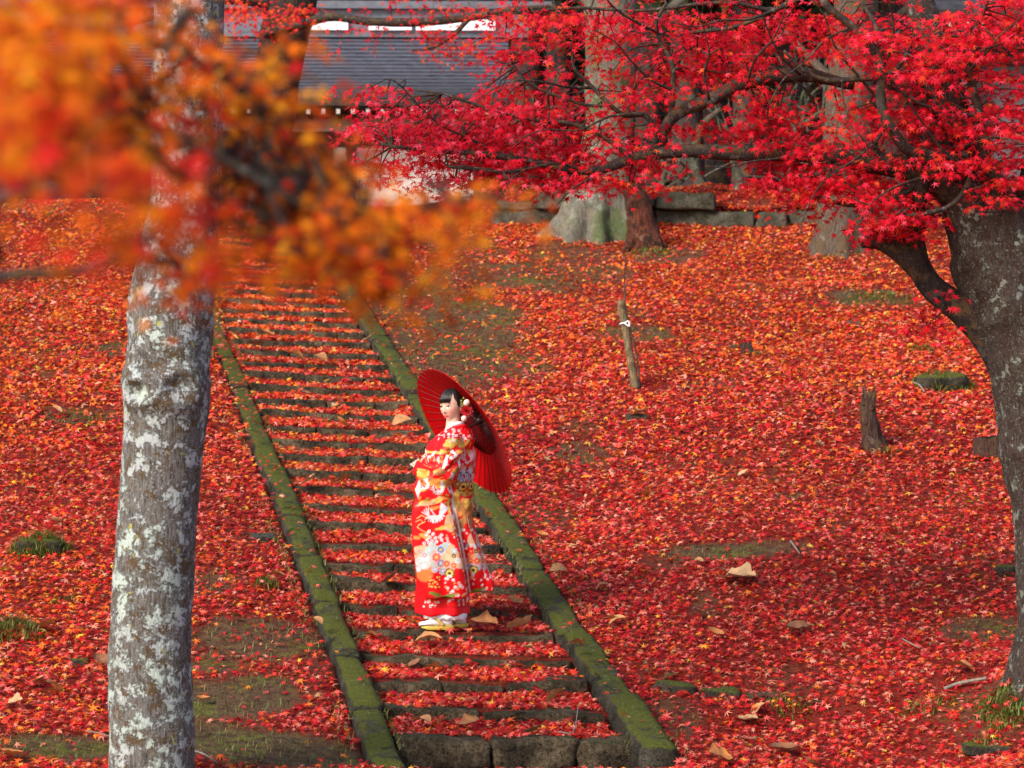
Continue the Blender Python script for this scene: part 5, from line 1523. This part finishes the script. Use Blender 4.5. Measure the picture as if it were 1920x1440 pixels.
v, f = loft(rows([(1150, 777, 880, 0, .17), (1140, 776, 879, 0, .172), (1120, 778, 877, 0, .172), (1090, 782, 878, 0, .175), (1040, 781, 879, 0, .18), (990, 780, 881, 0, .185), (940, 782, 886, 0, .19), (905, 784, 890, 0, .19), (880, 788, 892, 0, .19), (855, 797, 892, 0, .185), (832, 806, 890, 0, .175), (818, 818, 888, .0, .15), (808, 832, 885, .0, .11), (802, 840, 880, 0, .075)]))
cl.add(v, f)
v, f = tube([(.075, -.10, 1.315), (.065, -.165, 1.25), (.03, -.215, 1.10), (-.03, -.19, 1.075), (-.10, -.09, 1.105), (-.135, -.02, 1.125)], [.075, .095, .095, .09, .075, .06], 24, 40); cl.add(v, f)
v, f = tube([(.06, .10, 1.315), (.04, .165, 1.25), (-.03, .215, 1.11), (-.08, .19, 1.11), (-.125, .12, 1.15)], [.075, .095, .09, .08, .06], 24, 36); cl.add(v, f)
# near sleeve bag, its hem swinging over the skirt
v, f = loft(rows([(1116, 786, 881, -.205, .022), (1100, 785, 880, -.21, .026), (1070, 780, 874, -.215, .03), (1030, 776, 866, -.215, .034), (985, 774, 857, -.21, .04), (945, 775, 849, -.205, .048), (915, 776, 846, -.2, .055), (893, 778, 850, -.19, .07), (878, 782, 856, -.17, .08)]), 60, 3.0); cl.add(v, f)
# trailing outer skirt behind it
v, f = loft(rows([(1108, 872, 924, -.06, .03), (1090, 866, 924, -.06, .05), (1060, 862, 914, -.05, .08), (1030, 858, 905, -.04, .11), (1000, 856, 894, -.03, .13), (970, 852, 887, -.02, .15), (930, 850, 888, -.01, .16)]), 48, 2.6); cl.add(v, f)
# far sleeve bag
v, f = loft(rows([(1085, 786, 830, .2, .02), (1040, 782, 845, .2, .026), (990, 780, 850, .2, .03), (940, 778, 850, .2, .04), (900, 779, 850, .19, .05), (875, 784, 850, .17, .06)]), 48, 3.0); cl.add(v, f)
# padded collar fold over the shoulders
ring = [(.075 + .092 * math.cos(a) - .005, .105 * math.sin(a), 1.372 + .014 * math.cos(a) - .075 * max(0, -math.cos(a)) ** 1.5) for a in np.linspace(0, 2 * math.pi, 25)]
v, f = tube(ring, [.024] * 25, 12, 60, cap=False); cl.add(v, f)
tmp = bpy.data.objects.new('tmp', mk_mesh('tmp', cl.V(), cl.f, True)); COL.objects.link(tmp)
rm = tmp.modifiers.new('r', 'REMESH'); rm.mode = 'VOXEL'; rm.voxel_size = .0058
smm = tmp.modifiers.new('s', 'SMOOTH'); smm.iterations = 5; smm.factor = .5
dg = bpy.context.evaluated_depsgraph_get(); ev = tmp.evaluated_get(dg); me = ev.to_mesh()
kv = np.zeros(len(me.vertices) * 3, np.float32); me.vertices.foreach_get('co', kv); kv = kv.reshape(-1, 3).astype(float)
kn = np.zeros(len(me.vertices) * 3, np.float32); me.vertices.foreach_get('normal', kn); kn = kn.reshape(-1, 3).astype(float)
kf = [list(p_.vertices) for p_ in me.polygons]
ev.to_mesh_clear(); bpy.data.objects.remove(tmp)
# folds: long soft creases that run down the cloth, slanting at the waist and arm
U_ = 828 + kv[:, 0] * SCW; V_ = 1178 - kv[:, 2] * SCW
ang = kv[:, 0] * 22 + kv[:, 1] * 9
fold = -.011 * np.abs(np.sin(V_ * .045 + U_ * .03 + 1.5 * vnoise(kv * 5, 8))) ** 6 * np.exp(-((V_ - 900) / 70) ** 2) + .010 * np.sin(ang * 1.7 + 3 * kv[:, 2]) * sm(1000, 1080, V_) + .008 * np.sin(kv[:, 2] * 40 + kv[:, 0] * 30 + 2.2 * vnoise(kv * 7, 3)) * 1.5 * np.exp(-((V_ - 905) / 45) ** 2) + .012 * np.sin((kv[:, 0] * .8 - kv[:, 2]) * 55 + 2 * vnoise(kv * 9, 5)) * np.exp(-((V_ - 855) / 32) ** 2) + .006 * fbm(kv * np.array([13, 13, 5]), 7, 3)
kv2 = kv + kn * fold[:, None]

# printed silk: the pattern is worked out in photo-like cloth units (U across, V down)
UU = np.where(kn[:, 1] > .25, 828 + (52 - (U_ - 828)) * 1.0, U_) + np.where(np.abs(kn[:, 0]) > .6, kv[:, 1] * 120, 0)
VV_ = V_
kc = np.tile(np.array((.64, .004, .007)), (len(kv), 1))
def blend(mask, c):
    global kc
    m = np.clip(mask, 0, 1)[:, None]; kc = kc * (1 - m) + np.array(c) * m
def ellm(cx, cy, rx, ry, a=0.0, soft=.25):
    c, s = math.cos(a), math.sin(a); dx, dy = UU - cx, VV_ - cy
    q = np.sqrt(((dx * c + dy * s) / rx) ** 2 + ((-dx * s + dy * c) / ry) ** 2)
    return 1 - sm(1 - soft, 1 + soft * .4, q)
def blob(cx, cy, rx, ry, a, c, wob=.3, al=1.0, seed=0):
    cc, s = math.cos(a), math.sin(a); dx, dy = UU - cx, VV_ - cy
    q = np.sqrt(((dx * cc + dy * s) / rx) ** 2 + ((-dx * s + dy * cc) / ry) ** 2) + wob * vnoise(np.stack([UU * .12, VV_ * .12, UU * 0 + seed], -1), 9)
    blend(al * (1 - sm(.8, 1.05, q)), c)
def flower(cx, cy, r, n, c, cc, edge=None, ph=0.0):
    dx, dy = UU - cx, VV_ - cy; rr = np.sqrt(dx * dx + dy * dy); th = np.arctan2(dy, dx)
    lim = r * (.72 + .28 * np.abs(np.cos(n * .5 * (th + ph))))
    m = 1 - sm(.85, 1.08, rr / lim)
    if edge is not None:
        blend(m, edge); m = 1 - sm(.62, .8, rr / lim)
    blend(m, c)
    blend(1 - sm(.8, 1.1, rr / (r * .30)), cc)
def stroke(pts, w, c):
    m = np.zeros(len(UU))
    for (a, b) in zip(pts[:-1], pts[1:]):
        ax, ay, bx_, by = a[0], a[1], b[0], b[1]
        L = (bx_ - ax) ** 2 + (by - ay) ** 2 + 1e-6
        t_ = np.clip(((UU - ax) * (bx_ - ax) + (VV_ - ay) * (by - ay)) / L, 0, 1)
        q = np.hypot(UU - ax - t_ * (bx_ - ax), VV_ - ay - t_ * (by - ay))
        m = np.maximum(m, 1 - sm(w * .6, w * 1.2, q))
    blend(m, c)
WHT, CRM, GLD, ORG, GRY, BLU, NAV, PNK, GRN, TEA, LAV, BRW, BLK = (.62, .58, .58), (.58, .38, .22), (.66, .42, .08), (.78, .24, .05), (.42, .42, .40), (.12, .17, .36), (.06, .07, .16), (.80, .38, .38), (.14, .18, .03), (.38, .50, .50), (.36, .32, .50), (.33, .14, .05), (.05, .03, .02)
# golden clouds and drifts
for i, (cx, cy, rx, ry, a, c) in enumerate([(812, 936, 34, 5, -.18, GLD), (800, 941, 22, 4, -.18, CRM), (800, 884, 26, 6, -.2, GLD), (825, 880, 16, 7, -.3, BRW), (845, 828, 16, 8, -.4, (.40, .32, .06)), (838, 840, 20, 5, -.5, GLD), (815, 902, 30, 7, .1, ORG), (790, 915, 14, 5, 0, GLD), (868, 955, 15, 30, .1, (.42, .19, .05)), (862, 985, 10, 14, 0, BRW), (850, 938, 12, 22, .2, GLD), (856, 965, 10, 16, .2, ORG), (845, 975, 10, 18, .1, CRM), (835, 985, 16, 4, -.2, GLD), (878, 940, 8, 12, 0, GLD), (870, 920, 14, 6, .2, GLD), (800, 1000, 14, 6, .2, (.5, .3, .06)), (784, 1004, 8, 5, 0, ORG), (820, 948, 14, 3, -.2, ORG), (835, 905, 16, 8, -.5, GLD), (790, 875, 10, 5, .3, GLD), (795, 895, 10, 4, -.3, (.5, .3, .06)), (865, 845, 8, 5, 0, ORG), (825, 855, 14, 4, -.8, ORG)]):
    blob(cx, cy, rx, ry, a, c, .35, .95, i)
rq = random.Random(29)
for i in range(150):
    cx, cy = rq.uniform(782, 892), rq.uniform(822, 985)
    if cx < 850 and 940 < cy < 985: continue
    blob(cx, cy, rq.uniform(2.5, 8), rq.uniform(1.2, 3.2), rq.uniform(-.9, .3), rq.choice([GLD, BRW, (.36, .24, .04), ORG, (.30, .004, .01), CRM, (.26, .28, .05), (.55, .09, .03), (.42, .005, .012)]), .5, .85, 100 + i)
# pale band with the big bouquet
for i, (cx, cy, rx, ry, a, c) in enumerate([(820, 1042, 46, 24, .08, CRM), (790, 1026, 16, 9, 0, CRM), (840, 1024, 14, 9, 0, CRM), (862, 1052, 12, 10, .2, CRM), (800, 1048, 20, 16, 0, GRY), (835, 1045, 22, 12, .1, (.5, .44, .26)), (795, 1072, 16, 14, .3, (.72, .16, .04)), (895, 1050, 22, 15, -.3, CRM), (905, 1040, 10, 9, .6, (.72, .42, .30)), (888, 1062, 18, 8, 0, GRY), (884, 1010, 8, 12, 0, CRM)]):
    blob(cx, cy, rx, ry, a, c, .3, .95, 40 + i)
fl = [(828, 1026, 10, 8, BLU, GLD, (.5, .58, .68)), (812, 1019, 9, 7, TEA, CRM, None), (806, 1027, 8, 6, TEA, WHT, None), (836, 1018, 7, 6, TEA, GRY, None), (820, 1040, 12, 7, (.74, .10, .09), GLD, PNK), (788, 1048, 8, 9, GRY, WHT, (.62, .62, .62)), (796, 1056, 8, 9, (.55, .55, .58), WHT, GRY), (786, 1062, 7, 8, (.5, .5, .55), WHT, GRY), (800, 1042, 7, 8, (.6, .6, .62), WHT, None), (828, 1051, 7, 8, LAV, WHT, NAV), (839, 1052, 8, 8, (.76, .07, .04), GLD, (.8, .25, .2)), (852, 1055, 7, 8, (.76, .07, .04), GLD, (.8, .25, .2)), (818, 1062, 7, 8, LAV, WHT, GRY), (832, 1066, 8, 8, LAV, WHT, GRY), (844, 1070, 11, 10, GLD, BLK, BLK), (852, 1037, 6, 5, (.09, .02, .03), GLD, CRM), (853, 1028, 6, 6, TEA, WHT, None), (859, 1046, 6, 7, WHT, GRY, None), (790, 1030, 5, 5, (.72, .1, .15), WHT, PNK), (798, 1036, 5, 5, (.72, .1, .15), WHT, PNK),
      (882, 1048, 8, 8, (.76, .07, .04), GLD, (.8, .25, .2)), (895, 1049, 7, 8, (.76, .07, .04), GLD, None), (893, 1031, 6, 5, (.09, .02, .03), GLD, CRM), (892, 1022, 5, 6, TEA, WHT, None), (901, 1040, 7, 8, (.6, .6, .62), WHT, GRY), (880, 1062, 7, 8, LAV, WHT, NAV), (888, 1066, 10, 10, GLD, BLK, BLK), (876, 1020, 5, 6, NAV, CRM, None),
      (862, 888, 9, 8, NAV, GRY, (.35, .36, .44)), (872, 880, 8, 7, (.5, .5, .56), WHT, GRY), (852, 890, 8, 7, (.4, .42, .5), WHT, GRY), (865, 898, 8, 7, BLU, CRM, GRY), (880, 893, 7, 6, (.75, .6, .62), PNK, None), (868, 910, 11, 10, GLD, BLK, BLK), (880, 902, 7, 6, WHT, GRY, PNK), (858, 905, 8, 6, BRW, GLD, None), (884, 870, 6, 6, (.8, .6, .6), WHT, None)]
for i, (cx, cy, r, n, c, cc, e) in enumerate(fl): flower(cx, cy, r, n, c, cc, e, i * .7)
# plum blossom: drift above the bouquet and a loose scatter
rp = random.Random(17)
for (cx, cy) in [(806, 992), (814, 997), (808, 1003), (818, 1004), (826, 1003), (803, 1008), (812, 1010), (830, 1008), (797, 1014), (806, 1013), (820, 1011), (829, 999), (801, 998)]:
    flower(cx, cy, 3.6, 5, WHT, (.65, .04, .08), None, rp.random() * 6)
for _ in range(120):
    cx, cy = rp.uniform(836, 925), rp.uniform(985, 1112)
    if 1015 < cy < 1075 and cx < 868: continue
    flower(cx, cy, rp.uniform(2.2, 3.6), 5, rp.choice([WHT, (.72, .42, .38), (.7, .22, .08), WHT]), (.75, .12, .08), None, rp.random() * 6)
for _ in range(26):
    flower(rp.uniform(780, 880), rp.uniform(1116, 1134), rp.uniform(2.0, 3.2), 5, rp.choice([(.82, .6, .55), (.78, .3, .1), WHT]), (.75, .1, .06), None, rp.random() * 6)
for _ in range(34):
    flower(rp.uniform(812, 886), rp.uniform(802, 824), rp.uniform(2.0, 3.2), 5, rp.choice([WHT, PNK, (.82, .6, .6)]), (.75, .1, .1), None, rp.random() * 6)
for _ in range(26):
    flower(rp.uniform(850, 890), rp.uniform(845, 880), rp.uniform(2.0, 3.4), 5, rp.choice([WHT, PNK]), (.7, .05, .08), None, rp.random() * 6)
for _ in range(22):
    flower(rp.uniform(806, 826), rp.uniform(1075, 1098) , rp.uniform(1.4, 2.2), 5, GLD, CRM, None, 0)
blob(876, 852, 10, 9, .3, (.80, .45, .50), .3, .8, 71); blob(886, 845, 7, 12, .2, (.80, .55, .58), .3, .7, 72)
# pines near the sleeve hem
for (cx, cy) in ((812, 1106), (820, 1110), (848, 1112), (838, 1115), (895, 1104), (888, 1106), (905, 1102)):
    blob(cx, cy, 8, 3.4, 0, GRN, .4, 1, int(cx))
for (cx, cy) in ((826, 1114), (855, 1108), (880, 1110)): blob(cx, cy, 9, 2, -.1, BRW, .4, .8, int(cx))
# gold water swirl
stroke([(784, 968), (792, 962), (800, 966), (799, 974), (790, 978), (784, 984), (792, 990), (806, 996)], .9, (.75, .4, .15))
stroke([(782, 974), (790, 970), (795, 975), (786, 980)], .7, (.75, .4, .15))
# cranes
def crane(x, y, s, a=0.0, flip=1):
    def T(px_, py): 
        px_ *= flip * s; py *= s
        return (x + px_ * math.cos(a) - py * math.sin(a), y + px_ * math.sin(a) + py * math.cos(a))
    def E(px_, py, rx, ry, aa, c):
        q = T(px_, py); blend(ellm(q[0], q[1], rx * s, ry * s, a + flip * aa, .3), c)
    for k in range(9):      # spread lower wing, feather by feather
        q = k / 8.0; stroke([T(-10 + 26 * q, 3 - 3 * q), T(-14 + 34 * q, 13 - 9 * (q - .45) ** 2 * 4)], 1.5 * s, (.80, .78, .78) if k % 2 else (.66, .64, .66))
    E(2, 4, 15, 4, .05, WHT)
    for k in range(7):      # raised wing
        q = k / 6.0; stroke([T(10 + 6 * q, 3 - 4 * q), T(14 + 13 * q, -22 + 9 * q)], 1.4 * s, (.82, .80, .80) if k % 2 else (.68, .66, .68))
    for k in range(4): stroke([T(-9, 2), T(-22 + 4 * k, -6 - 3.4 * k)], 1.1 * s, WHT)
    stroke([T(4, 2), T(-1, -4), T(-5, -10), T(-3, -13)], 1.0 * s, WHT)
    E(-3, -13.5, 1.6, 1.2, 0, (.6, .02, .02))
    stroke([T(-8, 8), T(-16, 10)], .8 * s, BLK)
crane(815, 962, 1.0, .0)
crane(822, 915, .62, -.15); crane(800, 908, .5, -.9); blob(786, 915, 4, 20, .05, WHT, .2, .95, 90)
crane(852, 852, .42, -1.2); blob(797, 848, 2.4, 8, .5, WHT, .3, .9, 91); blob(791, 860, 2, 6, .2, (.6, .5, .5), .4, .8, 94); blob(812, 833, 8, 2, -.75, WHT, .3, .9, 92); blob(818, 842, 7, 1.6, -.8, (.8, .7, .7), .3, .9, 95); blob(806, 858, 2, 6, .3, WHT, .4, .8, 96)
for q_ in range(10): stroke([(800 + q_ * 3.2, 862 - q_ * 2.4), (803 + q_ * 3.2, 868 - q_ * 2.4)], .7, rp.choice([GLD, ORG, WHT])); blob(836, 862, 4, 12, .25, (.78, .72, .75), .3, .8, 93)
# white piping of the sleeve mouth and the outer skirt, plain padded hem
pm = (kn[:, 1] < .3)
stroke([(846, 905), (852, 945), (861, 985), (869, 1030), (876, 1070), (882, 1112)], 1.7, (.80, .70, .66))
stroke([(923, 1088), (925, 1108)], 1.2, WHT)
stroke([(778, 1131), (830, 1134), (880, 1137)], .8, (.35, .004, .006))
blend(sm(1136, 1138, V_) * 1.0, (.72, .006, .012))
kc = np.clip(kc * (1 + .10 * vnoise(kv * 60, 4)[:, None]), 0, .92)
kim = ploc('kimono', kv2, kf, M['silk'], vcol=kc)

# white under-collar and skirt lining
ring = [(.078 + .066 * math.cos(a), .078 * math.sin(a), 1.395 + .012 * math.cos(a) - .085 * max(0, -math.cos(a)) ** 1.5) for a in np.linspace(0, 2 * math.pi, 25)]
v, f = tube(ring, [.016] * 25, 10, 60, cap=False); v[:, 2] += .012 * np.abs(np.sin(np.arctan2(v[:, 1], v[:, 0] - .078)))
ploc('collar', v, f, M['tabi'])
v, f = loft([(.068, X_(797), X_(875), 0, .14), (.085, X_(793), X_(876), 0, .15), (.13, X_(790), X_(876), 0, .155)], 90)
v[:, 2] += .005 * np.sin(v[:, 0] * 120) * (v[:, 2] < .08); ploc('underskirt', v, f, M['tabi'])

# ---- hands closed round the umbrella shaft
UN = np.array([.757, .40, .513]); UN /= np.linalg.norm(UN)
SH0 = np.array([-.165, .135, 1.135])      # point of the shaft between the hands
def hand(c, wrist, seed):
    """palm beside the shaft, four fingers and a thumb wrapped round it"""
    e1 = c - wrist; e1 -= UN * np.dot(e1, UN); e1 /= np.linalg.norm(e1); e2 = np.cross(UN, e1)
    mb = MB()
    pc = c - e1 * .028
    v, f = tube([wrist, wrist * .5 + pc * .5, pc, pc + e1 * .012], [.024, .026, .03, .022], 12, 14); mb.add(v, f)
    for k in range(4):
        o = c + UN * (.030 - .02 * k); R_ = .019; pts = []
        for a in np.linspace(math.pi * .92, -math.pi * (.62 - .06 * k), 9):
            pts.append(o + e1 * R_ * math.cos(a) * 1.05 + e2 * R_ * math.sin(a))
        v, f = tube([pc + UN * (.030 - .02 * k)] + pts, [.0095] + [.009, .0088, .0085, .0085, .008, .0078, .0075, .007, .0055], 8, 24); mb.add(v, f)
    o = c + UN * .046
    v, f = tube([pc + UN * .02 - e2 * .015, o - e1 * .014 - e2 * .018, o + e1 * .006 - e2 * .018, o + e1 * .018 - e2 * .006], [.012, .011, .0095, .006], 8, 14); mb.add(v, f)
    return ploc('hand', mb.V(), mb.f, M['skin_flat'])
hand(SH0 - UN * .02, np.array([-.125, -.0, 1.115]), 1)
hand(SH0 + UN * .085, np.array([-.12, .13, 1.15]) , 2)

# ---- feet: split-toe socks and gold sandals
def foot(xh, y, label):
    """heel at xh, toe pointing to -x"""
    V, F = [], []
    secs = [(.0, .030, .028, .085), (-.03, .034, .030, .085), (-.075, .036, .033, .075), (-.12, .030, .038, .055), (-.165, .022, .040, .038), (-.2, .017, .036, .030), (-.222, .010, .022, .022)]
    n = 16
    for (dx, hh, w, top) in secs:
        zc = .036 + (top - 0.0) / 2
        for i in range(n):
            a = 2 * math.pi * i / n; V.append((xh + dx * 1.03, y + w * math.cos(a), .024 + max(0.0, top * .5 + top * .5 * math.sin(a))))
    m = len(secs)
    for j in range(m - 1):
        for i in range(n): F.append([j * n + i, (j + 1) * n + i, (j + 1) * n + (i + 1) % n, j * n + (i + 1) % n])
    F.append(list(range(n))); F.append([(m - 1) * n + i for i in range(n)][::-1])
    ploc('tabi_sock', V, F, M['tabi'])
    V, F = [], []; n = 28
    for lev, (z0, k) in enumerate(((.0, .93), (.012, .96), (.024, .94))):
        for i in range(n):
            a = 2 * math.pi * i / n; cx = math.cos(a)
            w = .043 * (1 - .12 * (cx > 0) * cx); zz = z0 * (1 if cx < 0 else 1 + .25 * cx)
            V.append((xh - .1 + .122 * k * abs(cx) ** .8 * np.sign(cx), y + w * k * math.sin(a), zz))
    for l in range(2):
        for i in range(n): F.append([l * n + i, l * n + (i + 1) % n, (l + 1) * n + (i + 1) % n, (l + 1) * n + i])
    F.append(list(range(n))[::-1]); F.append([2 * n + i for i in range(n)])
    sd = ploc('sandal', V, F, M['gold'], smooth=False)
    for sg in (-1, 1):
        v, f = tube([(xh - .175, y, .075), (xh - .14, y + sg * .026, .086), (xh - .09, y + sg * .041, .06), (xh - .06, y + sg * .043, .03)], [.006, .008, .009, .008], 8, 16)
        ploc('strap', v, f, M['gold'], sd)
foot(.075, -.095, ''); foot(.168, .02, '')

# ------------------------------------------------------------------ red paper umbrella
HUB = SH0 + UN * .415
E1 = np.array([.56, 0, -.826]); E1 -= UN * np.dot(E1, UN); E1 /= np.linalg.norm(E1); E2 = np.cross(UN, E1)
um = thing('paper_umbrella', FOOT + SH0 - UN * .06, 'open red paper umbrella with dark ribs resting behind the woman', 'umbrella')
base_u = SH0 - UN * .06
RU = .512; NR = 44; APEX = .17
M['paper'], nt, b, out = newmat('red_oiled_paper'); g = G_(nt)
cc = g.ramp(g.noise(g.pos(), 14, 4), [(.3, (.62, .002, .004)), (.7, (.74, .004, .006))])
g.lk(cc, b.inputs['Base Color']); b.inputs['Roughness'].default_value = .38; b.inputs['Specular IOR Level'].default_value = .35
tr = g.new('ShaderNodeBsdfTranslucent'); g.lk(cc, tr.inputs['Color']); mx = g.new('ShaderNodeMixShader'); mx.inputs[0].default_value = .45
g.lk(b.outputs[0], mx.inputs[1]); g.lk(tr.outputs[0], mx.inputs[2]); g.lk(mx.outputs[0], out.inputs['Surface'])
M['rib'] = flat_mat('lacquered_rib', (.06, .006, .006), .5, .4, 0, 60, .3)
M['shaft'] = flat_mat('dark_shaft', (.025, .014, .01), .4, .4, 0, 60, .3)
def ucone(r, a, off=0.0):
    """point of the canopy at fraction r and angle a; slightly bowed cone"""
    h = APEX * (1 - r) ** .92
    return HUB + (E1 * math.cos(a) + E2 * math.sin(a)) * RU * r + UN * (h + off)
V, F = [], []; nr = 14; na = NR * 4
for j in range(nr + 1):
    r = .03 + .97 * j / nr
    for i in range(na):
        a = 2 * math.pi * i / na
        dip = -.0045 * r * (1 - math.cos(2 * math.pi * (i % 4) / 4)) / 2 * 1.0
        rr = r * (1 - .012 * (1 - math.cos(2 * math.pi * (i % 4) / 4)) / 2 * (j == nr))
        V.append(ucone(rr, a, dip))
for j in range(nr):
    for i in range(na): F.append([j * na + i, j * na + (i + 1) % na, (j + 1) * na + (i + 1) % na, (j + 1) * na + i])
ploc('canopy', np.array(V) - base_u, F, M['paper'], um)
rim = [ucone(1.0, 2 * math.pi * i / na, -.003) - base_u for i in range(na + 1)]
v, f = tube(rim, [.0022] * (na + 1), 5, na + 1, cap=False); ploc('rim_cord', v, f, M['paper'], um)
RUN = HUB + UN * (-.02)
for i in range(NR):
    a = 2 * math.pi * i / NR
    p = [ucone(r, a, -.008) - base_u for r in (.03, .35, .7, 1.012)]
    v, f = tube(p, [.0032, .0030, .0026, .0022], 5, 8); rb_ = ploc('rib', v, f, M['rib'], um)
    p = [RUN + (E1 * math.cos(a) + E2 * math.sin(a)) * .02 - base_u, ucone(.47, a, -.012) - base_u]
    v, f = tube(p, [.0036, .0026], 5, 3); ploc('strut', v, f, M['rib'], rb_)
v, f = tube([RUN - UN * .03 - base_u, RUN + UN * .03 - base_u], [.024, .024], 20, 4); ploc('runner', v, f, M['rib'], um)
v, f = tube([HUB + UN * (APEX - .05) - base_u, HUB + UN * (APEX + .015) - base_u], [.026, .024], 20, 4); ploc('hub', v, f, M['shaft'], um)
v, f = tube([SH0 - UN * .09 - base_u, HUB + UN * (APEX + .05) - base_u], [.0105, .009], 14, 6); ploc('shaft', v, f, M['shaft'], um)
for k, rr in enumerate((.20, .30, .40)):   # rings of thread that tie the struts
    pts = []
    for i in range(NR * 2 + 1):
        a = 2 * math.pi * i / (NR * 2); q0 = RUN + (E1 * math.cos(a) + E2 * math.sin(a)) * .02; q1 = ucone(.47, a, -.012); t_ = rr / .47
        pts.append(q0 * (1 - t_) + q1 * t_ - base_u)
    v, f = tube(pts, [.0016] * len(pts), 4, len(pts), cap=False); ploc('thread', v, f, M['rib'], um)
